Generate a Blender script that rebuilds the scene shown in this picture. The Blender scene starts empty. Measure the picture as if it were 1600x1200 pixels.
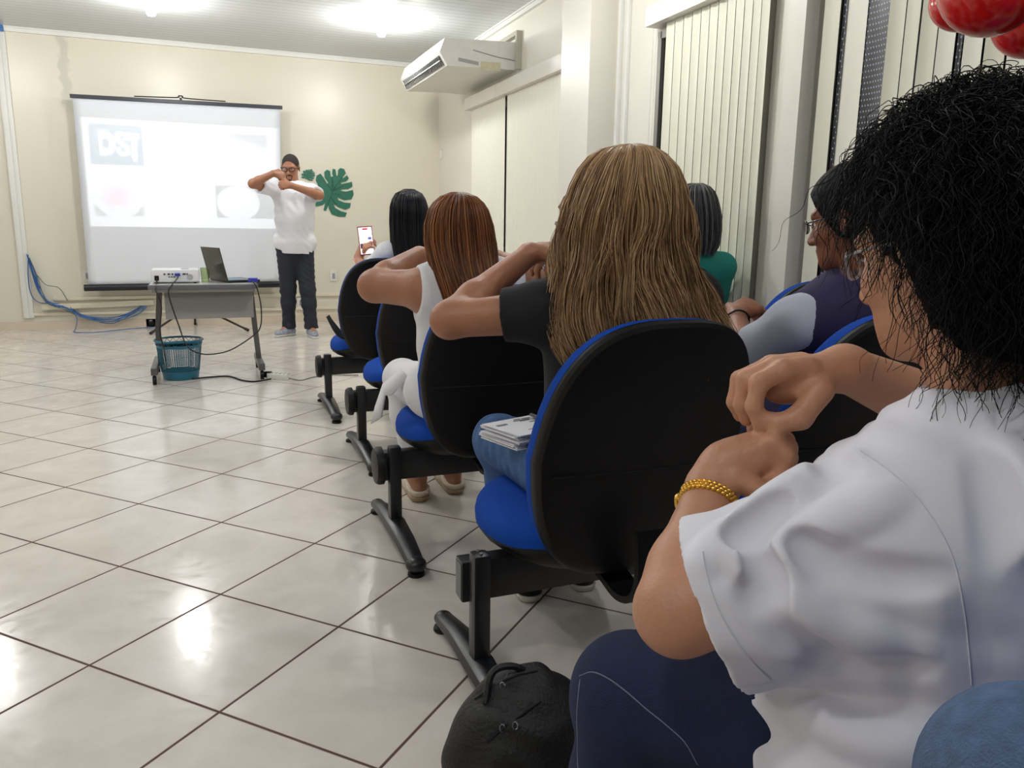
import bpy, bmesh, math, random
import numpy as np
from mathutils import Vector, Matrix
random.seed(7); rng = np.random.default_rng(7)
SC = bpy.context.scene; COL = SC.collection
PI = math.pi
# ---------------------------------------------------------------- camera
FPX, PITCH, ROLL, YAW = 1222.515, .195777, .0148891, -.3755595
T = .43; H = 2.502 * T
def cam_axes():
    cy, sy = math.cos(YAW), math.sin(YAW)
    w = np.array([-sy*math.cos(PITCH), cy*math.cos(PITCH), -math.sin(PITCH)])
    r0 = np.array([cy, sy, 0]); u0 = np.cross(r0, w)
    return r0*math.cos(ROLL)+u0*math.sin(ROLL), -r0*math.sin(ROLL)+u0*math.cos(ROLL), w
CR, CU, CW = cam_axes(); CP = np.array([0, 0, H])
def ray(x, y): return (x-800)/FPX*CR-(y-600)/FPX*CU+CW
def onz(x, y, z=0.): d = ray(x, y); return CP+d*(z-H)/d[2]
def onx(x, y, X): d = ray(x, y); return CP+d*X/d[0]
def ony(x, y, Y): d = ray(x, y); return CP+d*Y/d[1]
def dep(x, y, D): return CP+ray(x, y)*D
cam = bpy.data.objects.new('camera', bpy.data.cameras.new('camera')); COL.objects.link(cam)
cam.data.sensor_width = 36; cam.data.lens = FPX/1600*36; cam.data.clip_start = .02
M = Matrix((tuple(CR), tuple(CU), tuple(-CW))).transposed().to_4x4(); M.translation = Vector(CP)
cam.matrix_world = M; SC.camera = cam
SC.view_settings.view_transform = 'Standard'; SC.view_settings.look = 'None'
SC.view_settings.gamma = 1; SC.view_settings.use_curve_mapping = False; SC.view_settings.exposure = 0.0
# ---------------------------------------------------------------- materials
def lin(c):
    return tuple(((v/255)/12.92 if v/255 <= .04045 else ((v/255+.055)/1.055)**2.4) for v in c)+(1.,)
MATS = {}
def mat(name, rgb, rough=.5, metal=0, bump=0, bscale=50, var=0, vscale=8, spec=.5, sheen=0, coat=0, trans=0, alpha=1, aniso=None, emit=0, sss=0):
    if name in MATS: return MATS[name]
    m = bpy.data.materials.new(name); m.use_nodes = True; nt = m.node_tree; N = nt.nodes; L = nt.links
    b = N['Principled BSDF']; b.inputs['Base Color'].default_value = lin(rgb); b.inputs['Roughness'].default_value = rough
    b.inputs['Metallic'].default_value = metal; b.inputs['Specular IOR Level'].default_value = spec
    b.inputs['Sheen Weight'].default_value = sheen; b.inputs['Coat Weight'].default_value = coat
    b.inputs['Transmission Weight'].default_value = trans; b.inputs['Alpha'].default_value = alpha
    if sss: b.inputs['Subsurface Weight'].default_value = sss; b.inputs['Subsurface Radius'].default_value = (.01, .004, .002); b.inputs['Subsurface Scale'].default_value = 1
    if emit: b.inputs['Emission Color'].default_value = lin(rgb); b.inputs['Emission Strength'].default_value = emit
    tc = N.new('ShaderNodeTexCoord')
    src = tc.outputs['Object']
    if aniso:
        mp = N.new('ShaderNodeMapping'); mp.inputs['Scale'].default_value = aniso; L.new(src, mp.inputs[0]); src = mp.outputs[0]
    if var:
        n = N.new('ShaderNodeTexNoise'); n.inputs['Scale'].default_value = vscale; n.inputs['Detail'].default_value = 4; L.new(src, n.inputs['Vector'])
        r = N.new('ShaderNodeValToRGB'); r.color_ramp.elements[0].position = .3; r.color_ramp.elements[1].position = .7
        c = np.array(lin(rgb)[:3]); r.color_ramp.elements[0].color = (*(c*(1-var)), 1); r.color_ramp.elements[1].color = (*np.minimum(c*(1+var), 1), 1)
        L.new(n.outputs[0], r.inputs[0]); L.new(r.outputs[0], b.inputs['Base Color'])
    if bump:
        n2 = N.new('ShaderNodeTexNoise'); n2.inputs['Scale'].default_value = bscale; n2.inputs['Detail'].default_value = 3; L.new(src, n2.inputs['Vector'])
        bp = N.new('ShaderNodeBump'); bp.inputs['Strength'].default_value = bump; bp.inputs['Distance'].default_value = .01; L.new(n2.outputs[0], bp.inputs['Height']); L.new(bp.outputs[0], b.inputs['Normal'])
    MATS[name] = m; return m
class NX:
    """tiny expression helper for math nodes"""
    def __init__(s, nt): s.nt = nt
    def m(s, op, *a):
        n = s.nt.nodes.new('ShaderNodeMath'); n.operation = op
        for i, v in enumerate(a):
            if isinstance(v, (int, float)): n.inputs[i].default_value = v
            else: s.nt.links.new(v, n.inputs[i])
        return n.outputs[0]
# ---------------------------------------------------------------- object helpers
def tag(o, label=None, cat=None, group=None, kind=None):
    if label: o['label'] = label
    if cat: o['category'] = cat
    if group: o['group'] = group
    if kind: o['kind'] = kind
    return o
def thing(name, label, cat, loc=(0, 0, 0), group=None):
    o = bpy.data.objects.new(name, None); COL.objects.link(o); o.location = tuple(float(v) for v in loc); o.empty_display_size = .05
    return tag(o, label, cat, group)
def wloc(p):
    v = Vector((0, 0, 0))
    while p is not None: v = v+p.location; p = p.parent
    return v
def finish(name, me, m, parent=None, world=True, smooth=True, label=None):
    if isinstance(m, (list, tuple)):
        for q in m: me.materials.append(q)
    elif m: me.materials.append(m)
    if smooth: me.shade_smooth()
    o = bpy.data.objects.new(name, me); COL.objects.link(o)
    if parent is not None:
        o.parent = parent
        if world: me.transform(Matrix.Translation(-wloc(parent)))
    if label: o['label'] = label
    return o
class MB:
    def __init__(s): s.v = []; s.f = []; s.mi = []; s.cur = 0
    def add(s, vs, fs):
        o = len(s.v); s.v += [tuple(float(c) for c in v) for v in vs]; s.f += [tuple(i+o for i in f) for f in fs]; s.mi += [s.cur]*len(fs); return s
    def box(s, lo, hi, rot=None, c=None, bev=0):
        lo = np.array(lo, float); hi = np.array(hi, float)
        bm = bmesh.new(); bmesh.ops.create_cube(bm, size=1)
        for v in bm.verts: v.co = Vector((lo+hi)/2+np.array(v.co)*(hi-lo))
        if bev: bmesh.ops.bevel(bm, geom=bm.edges[:], offset=bev, segments=2, affect='EDGES', profile=.6)
        if rot is not None:
            cc = Vector(c if c is not None else (lo+hi)/2)
            for v in bm.verts: v.co = cc+rot @ (v.co-cc)
        bm.verts.index_update(); s.add([v.co[:] for v in bm.verts], [[v.index for v in f.verts] for f in bm.faces]); bm.free(); return s
    def tube(s, pts, r, n=8, cap=True, sq=1.0, up=None):
        P = [np.array(p, float) for p in pts]; R = r if isinstance(r, (list, tuple, np.ndarray)) else [r]*len(P)
        vs = []; fs = []; prev = None
        for i, p in enumerate(P):
            t = P[min(i+1, len(P)-1)]-P[max(i-1, 0)]; t = t/(np.linalg.norm(t)+1e-12)
            if prev is None:
                a = np.array(up if up is not None else (0, 0, 1.)) 
                if abs(a@t) > .95: a = np.array((1., 0, 0))
            else: a = prev
            x = a-t*(a@t); x /= np.linalg.norm(x)+1e-12; prev = x; y = np.cross(t, x)
            for k in range(n):
                an = 2*PI*(k+.5)/n; vs.append(p+R[i]*(x*math.cos(an)+y*math.sin(an)*sq))
        for i in range(len(P)-1):
            for k in range(n):
                a = i*n+k; b = i*n+(k+1) % n; fs.append((a, b, b+n, a+n))
        if cap: fs.append(tuple(range(n))[::-1]); fs.append(tuple((len(P)-1)*n+k for k in range(n)))
        return s.add(vs, fs)
    def cyl(s, a, b, r, n=16, r2=None): return s.tube([a, b], [r, r if r2 is None else r2], n)
    def lathe(s, c, prof, n=24, sx=1, sy=1, axis=None):
        vs = []; fs = []
        R = Matrix.Identity(3) if axis is None else Vector((0, 0, 1)).rotation_difference(Vector(axis)).to_matrix()
        for (r, z) in prof:
            for k in range(n):
                a = 2*PI*k/n; vs.append(Vector(c)+R @ Vector((r*sx*math.cos(a), r*sy*math.sin(a), z)))
        for i in range(len(prof)-1):
            for k in range(n):
                a = i*n+k; b = i*n+(k+1) % n; fs.append((a, b, b+n, a+n))
        fs.append(tuple(range(n))[::-1]); fs.append(tuple((len(prof)-1)*n+k for k in range(n)))
        return s.add([v[:] for v in vs], fs)
    def sphere(s, c, r, n=16, m=10, scl=(1, 1, 1)):
        return s.lathe(c, [(max(1e-4, r*math.sin(PI*i/m)*scl[0]), -r*math.cos(PI*i/m)*scl[2]) for i in range(m+1)], n, 1, scl[1]/scl[0])
    def prism(s, poly, fn, t0, t1):
        """poly in 2D, fn(u,v,t)->xyz"""
        n = len(poly); vs = [fn(u, v, t0) for u, v in poly]+[fn(u, v, t1) for u, v in poly]
        fs = [tuple(range(n))[::-1], tuple(range(n, 2*n))]+[(i, (i+1) % n, n+(i+1) % n, n+i) for i in range(n)]
        return s.add(vs, fs)
    def mesh(s, name):
        me = bpy.data.meshes.new(name); me.from_pydata(s.v, [], s.f)
        if any(s.mi): me.polygons.foreach_set('material_index', s.mi)
        bm = bmesh.new(); bm.from_mesh(me); bmesh.ops.recalc_face_normals(bm, faces=bm.faces[:]); bm.to_mesh(me); bm.free(); me.update(); return me
    def build(s, name, m, parent=None, world=True, smooth=True, angle=35, label=None):
        o = finish(name, s.mesh(name), m, parent, world, smooth, label)
        if smooth and angle: sharp(o.data, angle)
        return o
def sharp(me, angle):
    bm = bmesh.new(); bm.from_mesh(me); a = math.radians(angle)
    for e in bm.edges:
        if len(e.link_faces) == 2 and e.calc_face_angle(0) > a: e.smooth = False
    bm.to_mesh(me); bm.free()
def spl(pts, n=8):
    P = [np.array(p, float) for p in pts]; P = [2*P[0]-P[1]]+P+[2*P[-1]-P[-2]]; out = []
    for i in range(1, len(P)-2):
        for k in range(n):
            t = k/n; out.append(.5*((2*P[i])+(-P[i-1]+P[i+1])*t+(2*P[i-1]-5*P[i]+4*P[i+1]-P[i+2])*t*t+(-P[i-1]+3*P[i]-3*P[i+1]+P[i+2])*t**3))
    out.append(P[-2]); return out
def copy_tree(o, parent=None):
    c = o.copy(); COL.objects.link(c); c.parent = parent
    for ch in list(o.children): copy_tree(ch, c)
    return c
# ---------------------------------------------------------------- signed-distance modelling
def nrm(v): v = np.array(v, float); return v/(np.linalg.norm(v)+1e-12)
class Field:
    def __init__(s, lo, hi, h):
        s.lo = np.array(lo, np.float32); s.h = h
        s.n = np.ceil((np.array(hi)-np.array(lo))/h).astype(int)+1
        s.d = np.full(s.n, .5, np.float32)
    def win(s, lo, hi):
        a = np.clip(np.floor((np.array(lo)-s.lo)/s.h).astype(int), 0, s.n); b = np.clip(np.ceil((np.array(hi)-s.lo)/s.h).astype(int)+1, 0, s.n)
        if (b <= a).any(): return None
        sl = tuple(slice(int(i), int(j)) for i, j in zip(a, b))
        g = [(np.arange(int(i), int(j), dtype=np.float32)*s.h+l) for i, j, l in zip(a, b, s.lo)]
        return sl, g[0][:, None, None], g[1][None, :, None], g[2][None, None, :]
    def comb(s, sl, v, k, mode):
        d = s.d[sl]
        if mode == 'u':
            if k > 0: e = np.maximum(k-np.abs(d-v), 0)/k; s.d[sl] = np.minimum(d, v)-e*e*k*.25
            else: s.d[sl] = np.minimum(d, v)
        elif mode == 's':
            v = -v
            if k > 0: e = np.maximum(k-np.abs(d-v), 0)/k; s.d[sl] = np.maximum(d, v)+e*e*k*.25
            else: s.d[sl] = np.maximum(d, v)
        elif mode == 'i': s.d[sl] = np.maximum(d, v)
    def cone(s, a, b, ra, rb, k=.02, mode='u', cut=None, flat=None):
        """tapered capsule; cut=(point, normal): keep the side opposite to normal; flat=(axis, factor) squeezes along axis"""
        a = np.array(a, float); b = np.array(b, float); R = max(ra, rb)+k+2*s.h
        if flat: R *= max(1, 1/flat[1])
        w = s.win(np.minimum(a, b)-R, np.maximum(a, b)+R)
        if w is None: return s
        sl, X, Y, Z = w; ab = b-a; L2 = ab@ab+1e-12
        px, py, pz = X-a[0], Y-a[1], Z-a[2]
        t = np.clip((px*ab[0]+py*ab[1]+pz*ab[2])/L2, 0, 1)
        dx, dy, dz = px-t*ab[0], py-t*ab[1], pz-t*ab[2]
        if flat:
            ax = nrm(flat[0]); q = (dx*ax[0]+dy*ax[1]+dz*ax[2])*(1/flat[1]-1); dx, dy, dz = dx+q*ax[0], dy+q*ax[1], dz+q*ax[2]
        v = np.sqrt(dx*dx+dy*dy+dz*dz)-(ra+t*(rb-ra))
        if cut is not None:
            for c, nn in ([cut] if not isinstance(cut, list) else cut):
                nn = nrm(nn); v = np.maximum(v, (X-c[0])*nn[0]+(Y-c[1])*nn[1]+(Z-c[2])*nn[2])
        s.comb(sl, v.astype(np.float32), k, mode); return s
    def chain(s, pts, rs, k=.01, mode='u'):
        for i in range(len(pts)-1): s.cone(pts[i], pts[i+1], rs[i], rs[i+1], k, mode)
        return s
    def ell(s, c, r, ax=None, k=.02, mode='u', cut=None):
        c = np.array(c, float); r = np.array(r, float); R = max(r)+k+2*s.h
        w = s.win(c-R, c+R)
        if w is None: return s
        sl, X, Y, Z = w; ax = np.eye(3) if ax is None else np.array(ax)
        px, py, pz = X-c[0], Y-c[1], Z-c[2]; k0 = 0; k1 = 0
        for i in range(3):
            q = px*ax[i][0]+py*ax[i][1]+pz*ax[i][2]; k0 = k0+(q/r[i])**2; k1 = k1+(q/r[i]**2)**2
        k0 = np.sqrt(k0); k1 = np.sqrt(k1)+1e-9; v = k0*(k0-1)/k1
        v = np.where(k0 < 1e-3, -min(r), v)
        if cut is not None:
            for cc, nn in ([cut] if not isinstance(cut, list) else cut):
                nn = nrm(nn); v = np.maximum(v, (X-cc[0])*nn[0]+(Y-cc[1])*nn[1]+(Z-cc[2])*nn[2])
        s.comb(sl, v.astype(np.float32), k, mode); return s
    def plane(s, c, n):  # remove everything on the side n points to
        n = nrm(n); sl, X, Y, Z = s.win(s.lo-1, s.lo+s.n*s.h+1)
        s.d = np.maximum(s.d, ((X-c[0])*n[0]+(Y-c[1])*n[1]+(Z-c[2])*n[2]).astype(np.float32)); return s
    def folds(s, amp, waves, band=.03):
        I = np.nonzero(np.abs(s.d) < band); P = np.stack(I, 1)*s.h+s.lo; f = np.zeros(len(P))
        for (dr, lam, wdr, wl, wa) in waves:
            u = P@nrm(dr)/lam+wa*np.sin(P@nrm(wdr)/wl*2*PI); f += np.sin(2*PI*u)*(.5+.5*np.sin(P@nrm(np.cross(dr, wdr)+.1)/(wl*1.3)*2*PI+1))
        s.d[I] += (amp*f/len(waves)).astype(np.float32); return s
    def mesh(s, name):
        d = s.d; n = s.n
        d[0], d[-1], d[:, 0], d[:, -1], d[:, :, 0], d[:, :, -1] = .5, .5, .5, .5, .5, .5
        neg = d < 0
        c = [(i, j, k) for i in (0, 1) for j in (0, 1) for k in (0, 1)]
        def sub(a, o): return a[o[0]:n[0]-1+o[0], o[1]:n[1]-1+o[1], o[2]:n[2]-1+o[2]]
        al = sub(neg, c[0]).copy(); an = al.copy()
        for o in c[1:]: q = sub(neg, o); al &= q; an |= q
        act = an & ~al; I = np.stack(np.nonzero(act), 1); nv = len(I)
        idx = np.full(act.shape, -1, np.int32); idx[act] = np.arange(nv)
        V = {o: d[I[:, 0]+o[0], I[:, 1]+o[1], I[:, 2]+o[2]] for o in c}
        acc = np.zeros((nv, 3)); cnt = np.zeros(nv)
        for o in c:
            for ax in range(3):
                if o[ax] == 0:
                    o2 = list(o); o2[ax] = 1; a = V[o]; b = V[tuple(o2)]; m = (a < 0) != (b < 0)
                    t = np.where(m, a/(a-b+1e-12*(a == b)), 0); p = np.tile(np.array(o, float), (nv, 1)); p[:, ax] = t
                    acc[m] += p[m]; cnt[m] += 1
        P = (I+acc/cnt[:, None])*s.h+s.lo; F = []
        for ax in range(3):
            u, w = [(1, 2), (2, 0), (0, 1)][ax]
            s0 = [slice(0, n[i]-1) for i in range(3)]; s1 = [slice(0, n[i]-1) for i in range(3)]; s1[ax] = slice(1, n[ax])
            A = neg[tuple(s0)]; B = neg[tuple(s1)]; ch = (A != B); ch[(slice(0, 1) if u == 0 else slice(None)), (slice(0, 1) if u == 1 else slice(None)), (slice(0, 1) if u == 2 else slice(None))] = False
            E = np.stack(np.nonzero(ch), 1)
            E = E[(E[:, u] > 0) & (E[:, w] > 0)]
            du = np.zeros(3, int); du[u] = 1; dw = np.zeros(3, int); dw[w] = 1
            g = lambda q: idx[q[:, 0], q[:, 1], q[:, 2]]
            q = np.stack([g(E), g(E-du), g(E-du-dw), g(E-dw)], 1); ok = (q >= 0).all(1); q = q[ok]
            inside = A[E[:, 0], E[:, 1], E[:, 2]][ok]
            q[~inside] = q[~inside][:, ::-1]; F.append(q)
        F = np.concatenate(F); me = bpy.data.meshes.new(name)
        me.vertices.add(nv); me.vertices.foreach_set('co', P.astype(np.float32).ravel())
        me.loops.add(len(F)*4); me.loops.foreach_set('vertex_index', F.astype(np.int32).ravel())
        me.polygons.add(len(F)); me.polygons.foreach_set('loop_start', np.arange(0, len(F)*4, 4, dtype=np.int32)); me.polygons.foreach_set('loop_total', np.full(len(F), 4, np.int32))
        me.update(calc_edges=True); me.validate(); return me
    def build(s, name, m, parent, label=None): return finish(name, s.mesh(name), m, parent, True, True, label)

from mathutils.bvhtree import BVHTree
def surf(o, pts, off=.001):
    """points of a built object's surface that lie under picture points"""
    me = o.data; w = np.array(wloc(o)); bv = BVHTree.FromPolygons([v.co+Vector(w) for v in me.vertices], [p.vertices[:] for p in me.polygons]); out = []
    for px, py in pts:
        d = Vector(nrm(ray(px, py))); h = bv.ray_cast(Vector(CP), d)
        if h[0] is not None: out.append(np.array(h[0]-d*off))
    return out
# ================================================================ THE ROOM
YF = 21.21*T; ZC = H+4.2*T; XR = float(ony(685, 105, YF)[0]); XL = -5.2; YB = -4.5
wallm = mat('cream_wall', (224, 219, 202), .38, bump=.06, bscale=6, var=.03, vscale=1.3)
wallr = mat('cream_wall_right', (226, 222, 210), .4, bump=.05, bscale=7, var=.03, vscale=1.5)
trimm = mat('cream_trim', (222, 215, 192), .4)
whitep = mat('white_plastic', (225, 224, 214), .4)
white = mat('white_paint', (228, 228, 222), .4)
blackp = mat('black_plastic', (9, 9, 11), .45, bump=.15, bscale=400, spec=.28)
darkg = mat('painted_gap_shade', (8, 8, 10), .3)
# floor material
def floor_material():
    m = bpy.data.materials.new('ceramic_tile_floor'); m.use_nodes = True; nt = m.node_tree; N = nt.nodes; L = nt.links; b = N['Principled BSDF']; x = NX(nt)
    tc = N.new('ShaderNodeTexCoord'); se = N.new('ShaderNodeSeparateXYZ'); L.new(tc.outputs['Object'], se.inputs[0])
    ang, ox, oy = -.812243, -.739238*T, 4.697383*T; c, s = math.cos(ang), math.sin(ang)
    X = x.m('SUBTRACT', se.outputs[0], ox); Y = x.m('SUBTRACT', se.outputs[1], oy)
    U = x.m('DIVIDE', x.m('ADD', x.m('MULTIPLY', X, c), x.m('MULTIPLY', Y, s)), T); V = x.m('DIVIDE', x.m('SUBTRACT', x.m('MULTIPLY', Y, c), x.m('MULTIPLY', X, s)), T)
    def edge(a): return x.m('ABSOLUTE', x.m('SUBTRACT', x.m('FRACT', x.m('ADD', a, .5)), .5))
    D = x.m('MINIMUM', edge(U), edge(V))
    g = N.new('ShaderNodeMapRange'); g.inputs[1].default_value = .006; g.inputs[2].default_value = .0105; L.new(D, g.inputs[0])   # 0 grout,1 tile
    cb = N.new('ShaderNodeCombineXYZ'); L.new(x.m('FLOOR', U), cb.inputs[0]); L.new(x.m('FLOOR', V), cb.inputs[1])
    wn = N.new('ShaderNodeTexWhiteNoise'); L.new(cb.outputs[0], wn.inputs[0])
    off = N.new('ShaderNodeVectorMath'); off.operation = 'SCALE'; off.inputs['Scale'].default_value = 9; L.new(wn.outputs['Color'], off.inputs[0])
    ad = N.new('ShaderNodeVectorMath'); L.new(tc.outputs['Object'], ad.inputs[0]); L.new(off.outputs[0], ad.inputs[1])
    n1 = N.new('ShaderNodeTexNoise'); n1.inputs['Scale'].default_value = 4.5; n1.inputs['Detail'].default_value = 6; n1.inputs['Roughness'].default_value = .6; n1.inputs['Distortion'].default_value = .6; L.new(ad.outputs[0], n1.inputs['Vector'])
    rp = N.new('ShaderNodeValToRGB'); rp.color_ramp.elements[0].position = .3; rp.color_ramp.elements[0].color = lin((213, 205, 195)); rp.color_ramp.elements[1].position = .72; rp.color_ramp.elements[1].color = lin((230, 223, 215)); L.new(n1.outputs[0], rp.inputs[0])
    mx = N.new('ShaderNodeMix'); mx.data_type = 'RGBA'; mx.inputs[6].default_value = lin((92, 62, 54)); L.new(g.outputs[0], mx.inputs[0]); L.new(rp.outputs[0], mx.inputs[7]); L.new(mx.outputs[2], b.inputs['Base Color'])
    n2 = N.new('ShaderNodeTexNoise'); n2.inputs['Scale'].default_value = 14; n2.inputs['Detail'].default_value = 8; n2.inputs['Distortion'].default_value = 1.5; L.new(ad.outputs[0], n2.inputs['Vector'])
    r2 = N.new('ShaderNodeMapRange'); r2.inputs[1].default_value = .35; r2.inputs[2].default_value = .75; r2.inputs[3].default_value = .10; r2.inputs[4].default_value = .26; L.new(n2.outputs[0], r2.inputs[0])
    ro = x.m('ADD', x.m('MULTIPLY', r2.outputs[0], g.outputs[0]), x.m('MULTIPLY', x.m('SUBTRACT', 1., g.outputs[0]), .8)); L.new(ro, b.inputs['Roughness'])
    hh = x.m('ADD', g.outputs[0], x.m('MULTIPLY', n2.outputs[0], .10)); bp = N.new('ShaderNodeBump'); bp.inputs['Strength'].default_value = .5; bp.inputs['Distance'].default_value = .003; L.new(hh, bp.inputs['Height']); L.new(bp.outputs[0], b.inputs['Normal'])
    b.inputs['Specular IOR Level'].default_value = .5
    return m
def struct(name, mb, m, smooth=False, parent=None):
    o = mb.build(name, m, parent, smooth=smooth)
    if parent is None: o['kind'] = 'structure'
    return o
struct('floor', MB().box((XL, YB, -.1), (XR+.1, YF+.1, 0)), floor_material())
# ceiling: PVC boards running left to right
def ceil_material():
    m = bpy.data.materials.new('pvc_ceiling_boards'); m.use_nodes = True; nt = m.node_tree; N = nt.nodes; L = nt.links; b = N['Principled BSDF']; x = NX(nt)
    tc = N.new('ShaderNodeTexCoord'); se = N.new('ShaderNodeSeparateXYZ'); L.new(tc.outputs['Object'], se.inputs[0])
    d = x.m('ABSOLUTE', x.m('SUBTRACT', x.m('FRACT', x.m('DIVIDE', se.outputs[1], .1)), .5))
    g = N.new('ShaderNodeMapRange'); g.inputs[1].default_value = .46; g.inputs[2].default_value = .495; L.new(d, g.inputs[0])
    mx = N.new('ShaderNodeMix'); mx.data_type = 'RGBA'; mx.inputs[6].default_value = lin((198, 202, 203)); mx.inputs[7].default_value = lin((120, 122, 122)); L.new(g.outputs[0], mx.inputs[0]); L.new(mx.outputs[2], b.inputs['Base Color'])
    b.inputs['Roughness'].default_value = .28
    bp = N.new('ShaderNodeBump'); bp.inputs['Distance'].default_value = -.004; bp.inputs['Strength'].default_value = .7; L.new(g.outputs[0], bp.inputs['Height']); L.new(bp.outputs[0], b.inputs['Normal'])
    return m
struct('ceiling', MB().box((XL, YB, ZC), (XR+.1, YF+.1, ZC+.1)), ceil_material())
# front wall with a strip of rough patched plaster left of the screen
def front_material():
    m = bpy.data.materials.new('cream_gloss_wall'); m.use_nodes = True; nt = m.node_tree; N = nt.nodes; L = nt.links; b = N['Principled BSDF']; x = NX(nt)
    tc = N.new('ShaderNodeTexCoord'); se = N.new('ShaderNodeSeparateXYZ'); L.new(tc.outputs['Object'], se.inputs[0])
    n = N.new('ShaderNodeTexNoise'); n.inputs['Scale'].default_value = 9; n.inputs['Detail'].default_value = 6; L.new(tc.outputs['Object'], n.inputs['Vector'])
    cx = float(ony(100, 100, YF)[0])
    dx = x.m('ABSOLUTE', x.m('SUBTRACT', x.m('ADD', se.outputs[0], x.m('MULTIPLY', x.m('SUBTRACT', n.outputs[0], .5), .16)), cx))
    a = N.new('ShaderNodeMapRange'); a.inputs[1].default_value = .05; a.inputs[2].default_value = .025; L.new(dx, a.inputs[0])
    zz = N.new('ShaderNodeMapRange'); zz.inputs[1].default_value = 2.1; zz.inputs[2].default_value = 2.3; L.new(se.outputs[2], zz.inputs[0])
    f = x.m('MULTIPLY', x.m('MULTIPLY', a.outputs[0], zz.outputs[0]), .8)
    rp = N.new('ShaderNodeValToRGB'); rp.color_ramp.elements[0].color = lin((218, 212, 193)); rp.color_ramp.elements[1].color = lin((226, 221, 204)); n3 = N.new('ShaderNodeTexNoise'); n3.inputs['Scale'].default_value = 1.1; L.new(tc.outputs['Object'], n3.inputs['Vector']); L.new(n3.outputs[0], rp.inputs[0])
    mx = N.new('ShaderNodeMix'); mx.data_type = 'RGBA'; L.new(f, mx.inputs[0]); L.new(rp.outputs[0], mx.inputs[6]); mx.inputs[7].default_value = lin((200, 196, 182)); L.new(mx.outputs[2], b.inputs['Base Color'])
    b.inputs['Roughness'].default_value = .33
    bp = N.new('ShaderNodeBump'); bp.inputs['Strength'].default_value = .12; bp.inputs['Distance'].default_value = .02; L.new(n3.outputs[0], bp.inputs['Height']); L.new(bp.outputs[0], b.inputs['Normal'])
    return m
struct('wall_front', MB().box((XL, YF, 0), (XR+.1, YF+.1, ZC)), front_material())
struct('wall_right', MB().box((XR, YB, 0), (XR+.1, YF, ZC)), wallr)
struct('wall_left', MB().box((XL-.1, YB, 0), (XL, YF+.1, ZC)), wallm)
struct('wall_back', MB().box((XL, YB-.1, 0), (XR+.1, YB, ZC)), wallm)
struct('baseboard_front', MB().box((XL, YF-.012, 0), (XR, YF, .085)), mat('tile_skirting', (214, 200, 180), .2, var=.05, vscale=5))
struct('baseboard_right', MB().box((XR-.012, YB, 0), (XR, YF-.012, .085)), MATS['tile_skirting'])
struct('trim_front', MB().box((XL, YF-.03, ZC-.045), (XR, YF, ZC)).box((XL, YF-.045, ZC-.012), (XR, YF-.03, ZC)), white)
struct('trim_right', MB().box((XR-.03, YB, ZC-.045), (XR, YF-.045, ZC)).box((XR-.045, YB, ZC-.012), (XR-.03, YF-.045, ZC)), white)
# pilasters on the right wall
yp1n = float(onx(960, 200, XR)[1]); xp1 = float(ony(918, 200, yp1n)[0]); yp1f = float(onx(872, 300, xp1)[1])
struct('wall_right_pilaster', MB().box((xp1, yp1n, 0), (XR, yp1f, ZC-.045)), wallr)
yp2n = float(onx(1278, 150, XR)[1]); xp2 = float(ony(1249, 150, yp2n)[0]); yp2f = float(onx(1222, 150, xp2)[1])
struct('wall_right_near_pilaster', MB().box((xp2, yp2n, 0), (XR, yp2f, ZC-.045)), wallr)
# vertical conduits beside the first pilaster
for i, px in enumerate((968, 980)):
    y = float(onx(px, 150, XR)[1]); MB().box((XR-.025, y-.02, .085), (XR, y+.014, ZC-.045), bev=.004).build('cable_conduit', white)
    o = bpy.data.objects['cable_conduit' if i == 0 else 'cable_conduit.001']
    tag(o, ['white vertical conduit nearest the pilaster on right wall', 'white vertical conduit on right wall nearer the open blinds'][i], 'conduit')
# windows behind the blinds: dark night glass in aluminium frames
glassm = mat('night_glass', (10, 11, 15), .08, spec=.7)
alum = mat('window_aluminium', (120, 118, 110), .4, metal=.3)
def window(n, y0, y1, z0, z1, muls=2):
    w = struct('window_%d' % n, MB().box((XR-.012, y0, z0), (XR-.004, y1, z1)), glassm)
    f = MB()
    for a, b_ in ((y0-.03, y0+.01), (y1-.01, y1+.03)): f.box((XR-.035, a, z0-.03), (XR, b_, z1+.03))
    for k in range(1, muls): yy = y0+(y1-y0)*k/muls; f.box((XR-.03, yy-.015, z0), (XR-.012, yy+.015, z1))
    for a, b_ in ((z0-.03, z0+.01), (z1-.01, z1+.03)): f.box((XR-.035, y0, a), (XR, y1, b_))
    f.build('window_frame', alum, w, smooth=False)
yb1f = float(onx(727, 176, XR-.1)[1]); yb1n = yp1f+.02
window(1, yb1n+.1, yb1f-.1, .9, 2.15, 2)
yb2f = float(onx(1010, 42, XR-.1)[1]); yb2n = float(onx(1193, 100, XR-.06)[1])
window(2, yb2n+.04, yb2f-.06, .5, 2.2, 2)
yb3f = yp2n-.04; yb3n = -.2
window(3, yb3n+.05, yb3f-.03, .75, 2.45, 3)
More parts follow.
